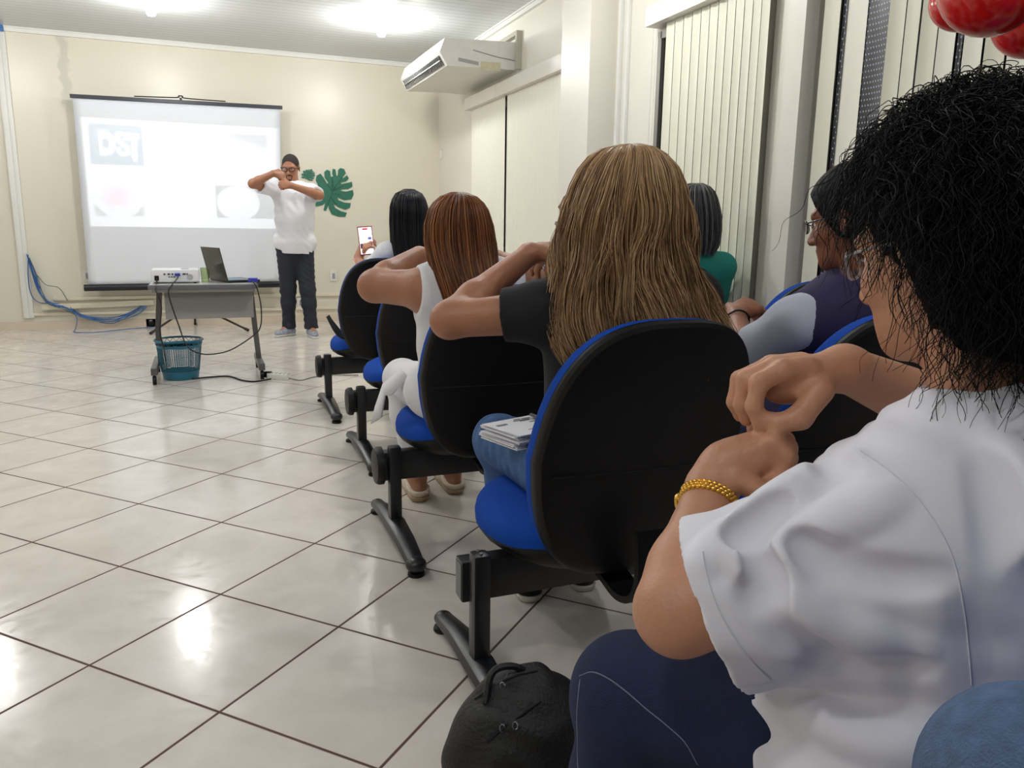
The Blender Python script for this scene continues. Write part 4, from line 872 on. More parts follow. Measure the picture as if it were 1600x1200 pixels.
def hairmat(name, cols, rough=.38):
    m = bpy.data.materials.new(name); m.use_nodes = True; nt = m.node_tree; N = nt.nodes; L = nt.links; b = N['Principled BSDF']
    at = N.new('ShaderNodeAttribute'); at.attribute_name = 'rnd'; r = N.new('ShaderNodeValToRGB'); e = r.color_ramp.elements
    for i, c in enumerate(cols):
        if i < 2: el = e[i]; el.position = i/(len(cols)-1)
        else: el = e.new(i/(len(cols)-1))
        el.color = lin(c)
    for i, el in enumerate(sorted(e, key=lambda q: q.position)): pass
    L.new(at.outputs['Fac'], r.inputs[0]); L.new(r.outputs[0], b.inputs['Base Color']); b.inputs['Roughness'].default_value = rough; b.inputs['Specular IOR Level'].default_value = .35
    return m
def ramp_mat(name, cols, rough=.38):
    m = hairmat(name, cols[:2], rough); r = [n for n in m.node_tree.nodes if n.type == 'VALTORGB'][0]; e = r.color_ramp.elements
    e[0].position = 0; e[1].position = 1; e[0].color = lin(cols[0]); e[1].color = lin(cols[-1])
    for i, c in enumerate(cols[1:-1]): el = e.new((i+1)/(len(cols)-1)); el.color = lin(c)
    return m
def strands(name, P, R, rnd, m, parent):
    """P (n,m,3), R (n,m) -> one mesh of three-sided strands"""
    n, q, _ = P.shape; t = np.gradient(P, axis=1); t /= np.linalg.norm(t, axis=2, keepdims=True)+1e-12
    ref = np.tile(rng.normal(size=(n, 1, 3)), (1, q, 1)); x = ref-t*(ref*t).sum(2, keepdims=True); x /= np.linalg.norm(x, axis=2, keepdims=True)+1e-12; y = np.cross(t, x)
    V = np.stack([P+R[..., None]*(x*math.cos(a)+y*math.sin(a)) for a in (0, 2.094, 4.189)], 2)   # n,q,3,3
    idx = np.arange(n*q*3).reshape(n, q, 3); F = []
    for k in range(3):
        a = idx[:, :-1, k]; b = idx[:, :-1, (k+1) % 3]; c = idx[:, 1:, (k+1) % 3]; d = idx[:, 1:, k]; F.append(np.stack([a, b, c, d], -1).reshape(-1, 4))
    F = np.concatenate(F); V = V.reshape(-1, 3); me = bpy.data.meshes.new(name)
    me.vertices.add(len(V)); me.vertices.foreach_set('co', V.astype(np.float32).ravel()); me.loops.add(len(F)*4); me.loops.foreach_set('vertex_index', F.astype(np.int32).ravel())
    me.polygons.add(len(F)); me.polygons.foreach_set('loop_start', np.arange(0, len(F)*4, 4, dtype=np.int32)); me.polygons.foreach_set('loop_total', np.full(len(F), 4, np.int32)); me.update(calc_edges=True)
    at = me.attributes.new('rnd', 'FLOAT', 'POINT'); at.data.foreach_set('value', np.repeat(rnd.astype(np.float32), q*3))
    return finish(name, me, m, parent, True, True)
def long_hair(t, prof, hf, m, basem, n=1500, q=16, rad=.0012, wav=.004, wavl=.08, face=True, endj=.05, part=0.0, inner=.72, fly=.0):
    """prof: list of (z, cx, cy, rx, ry) from crown to tips, world units"""
    pr = np.array(prof, float)[::-1]; zt, zb_ = prof[0][0], prof[-1][0]; f = nrm(np.array(hf)*np.array((1, 1, 0))); fa = math.atan2(f[1], f[0])
    def at(z): return [np.interp(z, pr[:, 0], pr[:, k]) for k in (1, 2, 3, 4)]
    hl = zt-.075     # hairline height
    def facecut(z, phi):
        d = np.abs((phi-fa+PI) % (2*PI)-PI); lim = np.where(z < hl, np.interp(zt-z, [.075, .13, .3, .5], [.3, 1.15, 1.2, .8]), 0)
        s = np.sign((phi-fa+PI) % (2*PI)-PI); s = np.where(s == 0, 1, s)
        return np.where(d < lim, fa+s*(lim+(d*.12)), phi) if face else phi
    # strands
    phi0 = rng.uniform(-PI, PI, n); dep_ = rng.uniform(inner, 1.02, n)**.6; L = rng.normal(0, endj, n); w1 = rng.uniform(0, 2*PI, n); w2 = rng.uniform(0, 2*PI, n); amp = rng.uniform(.4, 1.6, n)*wav
    u = np.linspace(0, 1, q)[None, :]; ze = np.minimum(zb_+np.abs(L)*1.0+(1-dep_)*.1, zt-.15); z0 = zt-.004*(1-dep_)*10
    uu = 1-(1-u)**1.0; Z = z0[:, None]-(z0-ze)[:, None]*(u**1.25)
    cx, cy, rx, ry = at(Z); PH = facecut(Z, phi0[:, None]+part*u*0)
    X = cx+np.cos(PH)*rx*dep_[:, None]; Y = cy+np.sin(PH)*ry*dep_[:, None]
    fall = np.clip((zt-Z)/.2, 0, 1)
    cl_ = np.round(phi0*7+rng.normal(0, .25, n)); cw = (np.sin(cl_*12.9898)*43758.5) % 6.28; X += fall*amp[:, None]*np.sin(2*PI*(zt-Z)/wavl+cw[:, None]+w1[:, None]*.08); Y += fall*amp[:, None]*np.cos(2*PI*(zt-Z)/wavl*.8+cw[:, None]*2+w2[:, None]*.08)
    if fly:
        fs = (rng.uniform(size=n) < .25)[:, None]*u**2*fly; X += fs*np.cos(PH)*rng.uniform(.2, 1, n)[:, None]; Y += fs*np.sin(PH)
    R = np.full(X.shape, rad)*(1-.6*u**3); strands('hair', np.stack([X, Y, Z], 2), R, rng.uniform(0, 1, n), m, t)
    # mass under the strands
    nz, na = 30, 48; vs = []; fs = []
    for i in range(nz+1):
        z = zt-.006-(zt-zb_-.03)*(i/nz)**1.25; cx, cy, rx, ry = at(z)
        for k in range(na):
            ph = 2*PI*k/na-PI; d = abs((ph-fa+PI) % (2*PI)-PI); lim = float(np.interp(zt-z, [.075, .13, .3, .5], [.3, 1.2, 1.25, .85])) if z < hl and face else 0
            sc = .93
            if d < lim: sc = .93-.5*min(1, (lim-d)/.25)
            vs.append((cx+math.cos(ph)*rx*sc, cy+math.sin(ph)*ry*sc, z))
    for i in range(nz):
        for k in range(na): a = i*na+k; b = i*na+(k+1) % na; fs.append((a, b, b+na, a+na))
    fs.append(tuple(range(na))); fs.append(tuple(nz*na+k for k in range(na))[::-1]); mb = MB().add(vs, fs); o = mb.build('hair_mass', basem, t, angle=None); return o
cotton = mat('white_cotton', (228, 228, 238), .85, bump=.5, bscale=12); 
denimd = mat('dark_denim', (17, 31, 68), .85, bump=.4, bscale=500, var=.12, vscale=120); denimb = mat('blue_denim', (66, 100, 148), .85, bump=.4, bscale=500, var=.14, vscale=90)
blackt = mat('black_tee', (14, 15, 20), .85, bump=.2, bscale=500); whitel = mat('white_linen', (228, 228, 232), .8, bump=.2, bscale=500)
rubber = mat('sole_pale', (205, 200, 190), .6)
V = lambda *a: np.array(a, float)
# ---- the curly-haired woman in front
nk = dep(1545, 636, .82); shL = dep(1408, 848, .80); elL = dep(1060, 955, .87); wrL = dep(1112, 762, .98)
lat0 = nrm(V(.95, -.12, .03)); shR = shL+lat0*.35; wrR = dep(1318, 575, 1.0); elR = dep(1500, 655, 1.16)
wv = [((.3, .2, 1), .09, (1, 0, .3), .23, .35), ((1, .1, .6), .07, (0, 1, .3), .19, .3), ((.2, 1, .8), .12, (1, .3, 0), .3, .3)]
wvs = [((.3, .25, 1), .085, (1, 0, .3), .23, .4), ((1, .1, .7), .075, (0, 1, .3), .19, .45), ((.2, 1, .9), .11, (1, .3, 0), .3, .4), ((.1, -.3, 1), .05, (1, .6, 0), .21, .3)]
rdg = [(((1330, 715), (1265, 745), (1200, 795), (1140, 845), (1090, 880)), .016, 'u'), (((1400, 775), (1310, 810), (1235, 865), (1195, 935)), .015, 'u'), (((1440, 1010), (1330, 990), (1235, 940), (1165, 870), (1140, 850)), .018, 'u'),
       (((1480, 900), (1400, 905), (1310, 885), (1250, 850)), .014, 's'), (((1180, 860), (1200, 905), (1190, 945), (1165, 925)), .009, 's'), (((1150, 845), (1180, 830), (1230, 790)), .009, 's'), (((1440, 1045), (1330, 1040), (1240, 1000), (1180, 940)), .012, 's'),
       (((1560, 690), (1590, 760), (1590, 850)), .02, 'u'), (((1530, 720), (1555, 800), (1550, 880)), .014, 's'), (((1260, 1110), (1340, 1150), (1440, 1170)), .012, 'u'), (((1290, 690), (1300, 720), (1330, 740)), .01, 's')]
hdc = dep(1487, 385, .85); knL = dep(985, 1085, 1.06); knR = knL+V(.24, .02, 0)
D_ = lambda px, py, d: dep(px, py, d)
def xb(F):
    # left hand: bent down at the wrist, loose fist
    w = wrL; pc = D_(1172, 722, .985)
    F.cone(w, D_(1140, 728, .985), .0285, .030, .02); F.cone(D_(1140, 726, .985), D_(1205, 698, .985), .033, .029, .02, flat=(nrm(V(.3, .3, 1)), .8)).ell(D_(1178, 712, .99), (.042, .034, .024), (nrm(D_(1230, 695, .985)-D_(1130, 730, .985)), CW, nrm(np.cross(CW, D_(1230, 695, .985)-D_(1130, 730, .985)))), .02)
    for i, (k0, k1, k2, k3) in enumerate((((1208, 690, .955), (1228, 712, .955), (1222, 742, .96), (1200, 752, .965)), ((1205, 682, .98), (1231, 700, .98), (1232, 732, .985), (1208, 748, .985)), ((1196, 674, 1.005), (1228, 688, 1.005), (1234, 716, 1.01), (1214, 730, 1.01)), ((1180, 668, 1.028), (1212, 678, 1.03), (1222, 700, 1.035), (1206, 716, 1.035)))):
        F.chain([D_(*k0), D_(*k1), D_(*k2), D_(*k3)], [.0115, .0105, .0098, .0085], .006)
    F.chain([D_(1150, 748, .955), D_(1180, 764, .95), D_(1206, 768, .952), D_(1216, 756, .957)], [.015, .0125, .0105, .0085], .008)
    for k in range(4): F.cone(D_(1150+6*k, 716-8*k, .96+.022*k), D_(1200-2*k, 692-6*k, .957+.024*k), .0035, .005, .012)
    # right hand reaching down to pinch the back of the left
    F.cone(wrR, D_(1268, 590, .995), .029, .028, .02, flat=(nrm(V(0, .5, 1)), .85)); F.ell(D_(1250, 596, .99), (.046, .030, .026), (nrm(D_(1200, 620, .98)-D_(1310, 575, 1.0)), nrm(CW), nrm(np.cross(CW, D_(1200, 620, .98)-D_(1310, 575, 1.0)))), .02)
    F.chain([D_(1262, 575, .97), D_(1225, 578, .965), D_(1186, 598, .962), D_(1178, 635, .965), D_(1187, 665, .97)], [.015, .0135, .0115, .0102, .0088], .006)
    F.chain([D_(1255, 570, .99), D_(1212, 573, .985), D_(1165, 592, .985), D_(1158, 632, .99), D_(1166, 656, .995)], [.015, .0135, .0112, .0100, .0085], .005)
    F.chain([D_(1252, 566, 1.015), D_(1205, 570, 1.01), D_(1155, 592, 1.01), D_(1147, 628, 1.015), D_(1156, 650, 1.02)], [.014, .0125, .0105, .0095, .008], .005)
    F.chain([D_(1250, 568, 1.035), D_(1200, 575, 1.035), D_(1162, 598, 1.035), D_(1152, 622, 1.04), D_(1160, 640, 1.04)], [.013, .0115, .0095, .0088, .0075], .005)
    F.chain([D_(1282, 610, .96), D_(1250, 652, .955), D_(1218, 662, .96), D_(1195, 652, .968)], [.017, .0145, .0118, .0085], .008)
def xs(F, J, ax):
    F.ell(dep(1318, 1150, .93), (.135, .14, .15), ax, .05)
    F.cone(dep(1180, 980, .86), dep(1450, 985, .78), .056, .064, .012)
S = dict(label='woman with black curly hair and white t-shirt in foreground, pinching the back of her hand', skin='tan', res=.004, arm=1.12, leg=1.12, fat=.035, cz=.11, cm=.66, width=1.05, hf=(-.16, .95, -.26), pad=.16,
    J=dict(head=hdc, neck=nk, shL=shL, shR=shR, elL=elL, elR=elR, wrL=wrL, wrR=wrR, pelvis=(.80, .53, .545), hipL=(.70, .56, .54), hipR=(.90, .56, .54), knL=knL, knR=knR, anL=(knL[0], knL[1]+.02, .09), anR=(knR[0], knR[1]+.02, .09)),
    xbody=xb, xshirt=xs, shirt=dict(mat=cotton, g=.02, sleeve=.84, sg=.029, flare=1.45, hem=.07, res=.0042, folds=(.009, wvs), ridges=rdg, neckhole=.066),
    pants=dict(mat=denimd, g=.006, folds=(.004, wv)), shoe=dict(mat=blackp, sole=rubber))
curly, J, ax, P = figure(S)
glasses(curly, P, mat('clear_frame', (200, 200, 205), .15, trans=.5))
# stitching along the jeans
st = mat('stitch_pale', (120, 125, 150), .6); 
tee = [o for o in curly.children if o.name.startswith('shirt')][0]
sm2 = mat('tee_seam', (218, 218, 228), .9)
for pts in (((1345, 705), (1400, 745), (1450, 800), (1488, 870), (1506, 950), (1514, 1020), (1518, 1070)), ((1098, 862), (1105, 900), (1122, 950), (1150, 1000), (1182, 1040), (1205, 1062))):
    q = surf(tee, [p[:2] for p in spl([(x_, y_, 0) for x_, y_ in pts], 8)], .0002)
    if len(q) > 3: MB().tube(q, .0011, 4).build('shirt_seam', sm2, tee)
jn = [o for o in curly.children if o.name.startswith('trousers')][0]
for pts in (((905, 1056), (925, 1050), (950, 1060), (980, 1082), (1010, 1108), (1040, 1132), (1070, 1160), (1090, 1195)), ((906, 1062), (903, 1090), (901, 1120), (902, 1150), (902, 1180), (903, 1200))):
    q = surf(jn, [p[:2] for p in spl([(x_, y_, 0) for x_, y_ in pts], 8)], .0003)
    if len(q) > 2: MB().tube(q, .0008, 4).build('seam_stitch', st, curly)
# gold bracelet watch
gold = mat('gold', (215, 170, 80), .22, metal=1.)
ad = nrm(wrL-elL); wc = wrL-ad*.022; a1 = nrm(np.cross(ad, CW)); a2 = np.cross(ad, a1)
t = thing('bracelet_watch', 'gold link bracelet watch on the wrist of the curly-haired woman', 'watch', tuple(wc))
WR = .0335
for k in range(34):
    a = 2*PI*k/34
    for j, o in enumerate((-.0042, 0, .0042)):
        c = wc+(a1*math.cos(a+(j == 1)*.09)+a2*math.sin(a+(j == 1)*.09))*WR+ad*o
        if not (j == 1): pass
        if j == 0: mb = MB()
        mb.sphere(c, .0036, 6, 5)
    mb.build('link', gold, t)
c = wc-(a1*1.0)*0+nrm(-CR*1.0-CU*.1)*0
fd_ = nrm(D_(1040, 785, 1.0)-wc); fd_ = nrm(fd_-ad*(fd_@ad)); cc = wc+fd_*(WR+.002)
MB().lathe(cc, [(.012, -.003), (.0135, 0), (.012, .004)], 20, axis=fd_).build('watch_case', gold, t)
# ---- curls
def curls(t, P, axr, m, basem, n, ext=.055, c0=(0, -.02, .03), sc=(1, 1, 1), seed=3):
    r, f, u = axr; F = Field(P(0, 0, 0)-.28, P(0, 0, 0)+.28, .006); ctr = P(*c0)
    F.ell(P(0, -.032, .045), (.098*sc[0], .108, .105), (r, f, u), .03); F.ell(P(0, -.06, -.03), (.092*sc[0], .068, .11), (r, f, u), .04)
    for sx in (-1, 1): F.ell(P(sx*.066, -.045, -.025), (.035, .04, .085), (r, f, u), .03)
    F.folds(.007, [((1, 0, 0), .03, (0, 1, 0), .04, .4), ((0, 1, .3), .028, (1, 0, 1), .05, .4), ((.3, 0, 1), .026, (1, 1, 0), .045, .4)])
    F.build('hair_mass', basem, t)
    g = np.random.default_rng(seed); q = 36; d = g.normal(size=(n*3, 3)); d /= np.linalg.norm(d, axis=1, keepdims=True)
    lx, ly, lz = d@r, d@f, d@u
    keep = ~((ly > .18) & (lz < .6)) & ~((ly > -.22) & (lz < -.02)) & ~((ly > .0) & (lz < .2)) & (lz > -.85) & ~((ly > -.1) & (lz < -.35)); d = d[keep][:n]; n = len(d)
    loc = np.stack([d@r*.086*sc[0], d@f*.095, d@u*.1], 1); root = ctr+loc[:, :1]*r+loc[:, 1:2]*f+loc[:, 2:]*u
    low = (d@u < -.2)[:, None]
    L = g.uniform(.10, .2, n)[:, None]; s = np.linspace(0, 1, q)[None, :]
    out = g.uniform(.35, 1.15, n)[:, None]*ext; jit = g.normal(0, .35, (n, 3)); dd = d+jit; dd /= np.linalg.norm(dd, axis=1, keepdims=True)
    C = root[:, None, :]+dd[:, None, :]*(out*np.sin(np.minimum(s*1.9, PI*.6)))[..., None]; C[:, :, 2] -= (L*np.maximum(s-.18, 0)**1.3*.95)
    side = g.normal(0, .02, (n, 3)); side[:, 2] = 0; C += side[:, None, :]*(s**2)[..., None]
    turns = g.uniform(1.8, 4.2, n)[:, None]; ph = g.uniform(0, 6.28, n)[:, None]; rr = g.uniform(.004, .0105, n)[:, None]*np.minimum(1, s*4)*(1-.3*s)
    a = np.cross(dd, (0, 0, 1.)); a /= np.linalg.norm(a, axis=1, keepdims=True)+1e-6; b = np.cross(a, dd); vx = g.normal(size=(n, 3)); vx /= np.linalg.norm(vx, axis=1, keepdims=True)
    an = 2*PI*turns*s+ph; C += a[:, None, :]*(rr*np.cos(an))[..., None]+vx[:, None, :]*(rr*np.sin(an))[..., None]
    R = np.full((n, q), .00055)*(1-.5*s**2)*g.uniform(.7, 1.5, n)[:, None]; strands('hair', C, R, g.uniform(0, 1, n), m, t)
curlm = ramp_mat('curly_black_hair', [(4, 3, 4), (7, 6, 7), (13, 11, 12)], .6)
[n for n in curlm.node_tree.nodes if n.type == 'BSDF_PRINCIPLED'][0].inputs['Specular IOR Level'].default_value = .2
curls(curly, P, head_axes(S['hf']), curlm, mat('curl_mass_black', (6, 5, 6), .8, spec=.1), 6000, ext=.062, c0=(0, -.03, .045))
# ---- blonde woman, fourth row
hd = ony(962, 335, 1.53); by = 1.50
S = dict(label='woman with long wavy blonde hair and black t-shirt, raising both arms', skin='brown', res=.006, arm=.94, hf=(-.12, 1, -.05), female=True,
    J=dict(head=hd, neck=(.84, 1.49, .965), shL=ony(850, 487, 1.52), shR=(1.02, 1.49, .925), elL=ony(702, 500, 1.62), elR=(1.10, 1.74, .90), wrL=ony(828, 396, 1.76), wrR=(.93, 1.84, 1.02), pelvis=(.845, 1.56, .545),
        hipL=(.755, 1.6, .53), hipR=(.935, 1.6, .53), knL=(.735, 1.95, .505), knR=(.95, 1.98, .50), anL=(.85, 2.02, .09), anR=(1.03, 2.03, .09)),
    handL=(ony(885, 392, 1.8)-ony(828, 396, 1.76), (0, -.5, 1), (0, 1, .2), dict(curl=(.4, .6, .5))), handR=((-1, .1, 0), (0, -.5, 1), (0, 1, .2), dict(curl=(.5, .7, .5))),
    shirt=dict(mat=blackt, g=.01, sleeve=.42, sg=.008, flare=1.5, hem=.05), pants=dict(mat=denimb, g=.004, folds=(.005, [((0, 1, .2), .05, (1, 0, 0), .12, .3), ((.4, 1, 0), .07, (1, 0, 1), .15, .3)])), shoe=dict(mat=blackp, sole=rubber))
blonde, J, ax, P = figure(S)
MB().tube([J['elL']+(J['wrL']-J['elL'])*.33+(np.cross(nrm(J['wrL']-J['elL']), V(math.cos(a), math.sin(a), .3)))*.040 for a in np.linspace(0, 2*PI, 17)], .0012, 4).build('thin_wristband', mat('band_beige', (200, 170, 140), .5), blonde)
def prof_px(rowsp, Y, ryk=.85, cyo=0., yadd=None, back=None):
    out = []
    for i, (py, xl, xr) in enumerate(rowsp):
        a = ony(xl, py, Y); b = ony(xr, py, Y); rx = abs(b[0]-a[0])/2*.96; ry = rx*ryk if yadd is None else yadd[i]
        out.append(((a[2]+b[2])/2, (a[0]+b[0])/2, Y-.016+cyo-(back[len(out)] if back else 0), rx, max(ry+.016, rx*.5)))
    return out
bp = prof_px([(229, 960, 990), (233, 940, 1006), (245, 922, 1024), (264, 905, 1042), (290, 892, 1051), (325, 881, 1059), (380, 868, 1064), (430, 858, 1072), (470, 850, 1090), (500, 847, 1103), (530, 850, 1106), (575, 868, 1075)], 1.5, .9, -.0, [.03, .06, .085, .10, .112, .118, .118, .11, .10, .09, .08, .07], back=[0, 0, 0, 0, 0, .0, .0, .015, .03, .045, .065, .08])
bl = ramp_mat('blonde_hair', [(96, 68, 46), (136, 102, 70), (174, 138, 98), (212, 180, 136)], .42)
long_hair(blonde, bp, (-.12, 1, 0), bl, mat('blonde_mass', (98, 72, 52), .6), n=6500, q=24, rad=.0009, wav=.0075, wavl=.2, endj=.05, fly=.02)
# papers, phone and clip on her lap
lapz = .61; pc = onz(832, 664, lapz)
t = thing('paper_stack', 'stack of white printed papers on the lap of the blonde woman', 'papers', tuple(pc))
rz0 = math.radians(18)
for k in range(12):
    R = Matrix.Rotation(rz0+rng.normal(0, .03), 3, 'Z'); dx, dy = rng.normal(0, .003, 2); c = (pc[0]+dx, pc[1]+dy, lapz-.03+k*.003)
    MB().box((c[0]-.105, c[1]-.07, c[2]), (c[0]+.105, c[1]+.07, c[2]+.0022), rot=R, c=c).build('paper_sheet', mat('paper_white', (232, 232, 238), .6), t, smooth=False)
ztp = lapz-.03+12*.003
R = Matrix.Rotation(rz0, 3, 'Z')
mk = mat('print_grey', (120, 124, 134), .6)
for (u0, u1, v0, v1) in ((-.09, -.06, .02, .03), (-.02, .0, .045, .05), (.005, .03, .044, .049), (-.03, .02, .035, .038), (-.015, .015, .028, .031), (.03, .07, -.02, -.016), (-.05, .03, -.045, -.0435), (.0, .02, .01, .012)):
    MB().box((pc[0]+u0, pc[1]+v0, ztp-.0005), (pc[0]+u1, pc[1]+v1, ztp+.0004), rot=R, c=tuple(pc)).build('printed_mark', mk, t, smooth=False)
phc = onz(846, 648, ztp+.01)
t = thing('mobile_phone', 'grey phone lying on the papers of the blonde woman', 'phone', tuple(phc)); MB().box(phc+V(-.02, -.035, -.007), phc+V(.1, .03, .001), bev=.003, rot=Matrix.Rotation(.1, 3, 'Z')).build('phone_body', mat('phone_grey', (90, 88, 95), .3), t); MB().box(phc+V(-.015, -.03, .001), phc+V(.095, .025, .002), rot=Matrix.Rotation(.1, 3, 'Z')).build('phone_screen', mat('phone_dark', (20, 20, 24), .1), t, smooth=False)
g = ony(833, 678, 1.66); t = MB().box(g+V(-.008, -.004, -.009), g+V(.012, .004, .009), bev=.002).build('belt_buckle', gold, blonde)
# ---- auburn woman, third row
Yb = 2.43
S = dict(label='woman with straight auburn hair in white sleeveless top, arms raised in front', skin='brown', res=.0065, arm=1.28, hf=(-.05, 1, 0), fat=.01,
    J=dict(head=ony(714, 362, Yb+.03), neck=(.80, 2.42, .955), shL=ony(664, 452, Yb+.02), shR=(.955, 2.44, .90), elL=ony(585, 447, 2.60), elR=(1.10, 2.62, .90), wrL=ony(655, 398, 2.74), wrR=(.92, 2.76, 1.0), pelvis=(.80, 2.50, .535),
        hipL=(.71, 2.54, .53), hipR=(.89, 2.54, .53), knL=(.70, 2.94, .50), knR=(.90, 2.94, .50), anL=(.76, 2.96, .09), anR=(.92, 3.0, .09)),
    handL=((1, .1, .05), (0, -.4, 1), (0, 1, .2), dict(curl=(.4, .6, .5))), handR=((-1, .1, 0), (0, -.5, 1), (0, 1, .2), dict(curl=(.5, .7, .5))),
    shirt=dict(mat=whitel, name='sleeveless_top', g=.008, sleeve=0, hem=.09), pants=dict(mat=whitel, g=.008, length=.8), shoe=dict(mat=mat('shoe_cream', (214, 202, 180), .5), sole=mat('sole_tan', (176, 150, 120), .6), low=True))
auburn, J, ax, P = figure(S)
# hanging side panel of her tunic
q = [ony(px, py, y) for px, py, y in ((628, 578, 2.60), (600, 600, 2.68), (588, 635, 2.72), (581, 662, 2.72), (597, 652, 2.68), (603, 618, 2.64), (612, 618, 2.60), (640, 590, 2.54))]
mb = MB().add([tuple(p) for p in q], [(0, 1, 5), (1, 2, 4, 5), (2, 3, 4), (0, 5, 7), (5, 6, 7)]); o = mb.build('tunic_panel', whitel, auburn, angle=None); o.modifiers.new('s', 'SOLIDIFY').thickness = .006
ap = prof_px([(301, 704, 722), (304, 692, 735), (312, 680, 748), (326, 668, 758), (350, 661, 766), (380, 660, 769), (410, 664, 768), (440, 672, 766), (470, 681, 758), (500, 690, 750)], Yb, .9, 0, [.02, .045, .07, .09, .10, .10, .095, .09, .08, .07], back=[0, 0, 0, 0, 0, .01, .035, .07, .09, .10])
au = ramp_mat('auburn_hair', [(62, 30, 16), (100, 54, 28), (138, 82, 44), (170, 112, 66)], .36)
long_hair(auburn, ap, (-.05, 1, 0), au, mat('auburn_mass', (66, 34, 18), .6), n=2200, q=16, rad=.0014, wav=.002, wavl=.2, endj=.015)
# ---- black-haired woman filming, front row
Y1 = 4.36; ph_ = ony(572, 376, 4.56)
S = dict(label='woman with long straight black hair in front row holding up a phone', skin='tan', res=.0075, hf=(-.1, 1, 0), arm=.9,
    J=dict(head=ony(640, 336, Y1), neck=(1.13, 4.36, .99), shL=(.97, 4.38, .93), shR=(1.30, 4.33, .93), elL=(.86, 4.5, .80), elR=(1.42, 4.5, .72), wrL=ony(560, 402, 4.6), wrR=(1.3, 4.72, .6), pelvis=(1.25, 4.52, .545),
        hipL=(1.16, 4.55, .53), hipR=(1.34, 4.55, .53), knL=(1.13, 4.98, .50), knR=(1.36, 4.98, .50), anL=(1.13, 5.0, .09), anR=(1.36, 5.0, .09)),
    handL=(ony(568, 385, 4.57)-ony(560, 402, 4.6), (-1, -.3, 0), (0, -.2, 1), dict(curl=(.7, .8, .5), s=.95)), handR=((0, 1, -.2), (0, .2, 1), (-1, 0, 0), dict()),
    shirt=dict(mat=whitel, g=.012, sleeve=.55, sg=.012, hem=.06), pants=dict(mat=denimd, g=.006), shoe=dict(mat=blackp, sole=rubber))
w1, J, ax, P = figure(S)
MB().tube([J['wrL']+V(.030*math.cos(a), .030*math.sin(a), .006*math.sin(a)-.01) for a in np.linspace(0, 2*PI, 17)], .006, 6).build('pink_wristband', mat('pink_band', (225, 175, 175), .5), w1)
hp = prof_px([(296, 630, 646), (299, 621, 655), (306, 613, 662), (320, 608, 667), (345, 607, 668), (380, 608, 668), (410, 612, 668), (440, 614, 664)], Y1, .9, 0, [.02, .05, .075, .095, .10, .095, .085, .08], back=[0, 0, 0, 0, 0, .02, .05, .07])
long_hair(w1, hp, (-.1, 1, 0), ramp_mat('black_straight_hair', [(8, 8, 12), (16, 16, 22), (34, 36, 46)], .28), mat('black_mass', (8, 8, 11), .5), n=1300, q=12, rad=.0018, wav=.001, wavl=.3, endj=.03)
t = thing('smartphone', 'smartphone with lit screen held up by the black-haired woman', 'phone', tuple(ph_)); r_, f_, u_ = nrm(V(.96, -.12, -.03)), nrm(V(.12, .97, -.15)), None
u_ = np.cross(r_, f_); u_ = nrm(u_+r_*-.12); r_ = nrm(np.cross(f_, u_)); RM = Matrix((r_, f_, u_)).transposed(); pm = mat('phone_case', (150, 40, 60), .4)
def slabbox(w, h_, d0, d1, m, name, off=(0, 0), emit=False):
    mb = MB().box((ph_[0]-w/2+off[0], ph_[1]+d0, ph_[2]-h_/2+off[1]), (ph_[0]+w/2+off[0], ph_[1]+d1, ph_[2]+h_/2+off[1]), bev=.0 if emit else .003, rot=RM, c=tuple(ph_)); return mb.build(name, m, t, smooth=not emit)
slabbox(.084, .165, 0, .010, mat('phone_case', (60, 24, 34), .4), 'phone_case')
slabbox(.075, .152, -.001, .001, mat('phone_screen_lit', (244, 232, 236), .3, emit=.9), 'phone_screen', emit=True)
slabbox(.03, .009, -.0016, -.0006, mat('screen_red', (200, 40, 60), .3, emit=.6), 'screen_header', (0, .066), True)
slabbox(.07, .028, -.0016, -.0006, mat('screen_dark', (70, 50, 70), .3, emit=.3), 'screen_controls', (0, -.03), True)
slabbox(.02, .014, -.0018, -.0008, mat('screen_blue', (90, 110, 170), .3, emit=.5), 'screen_picture', (.022, .012), True)
# black bag with a strap on the front-row seat
c = V(.80, 4.60, .44); F = Field(c-.2, c+V(.25, .2, .2), .008); F.ell(c+V(.06, -.03, .03), (.13, .09, .05), None, .02).plane(c+V(0, 0, .008), (0, 0, -1)); t = thing('small_bag', 'small black bag with a strap on the first seat of the front row', 'bag', tuple(c)); F.build('bag_body', blackt, t)
MB().tube(spl([c+V(-.08, -.10, .03), c+V(-.13, -.06, .10), c+V(-.15, -.09, .13), c+V(-.10, -.16, .03), c+V(.0, -.15, .012)], 6), .004, 4, sq=4, up=(0, 1, 0)).build('strap', blackt, t)
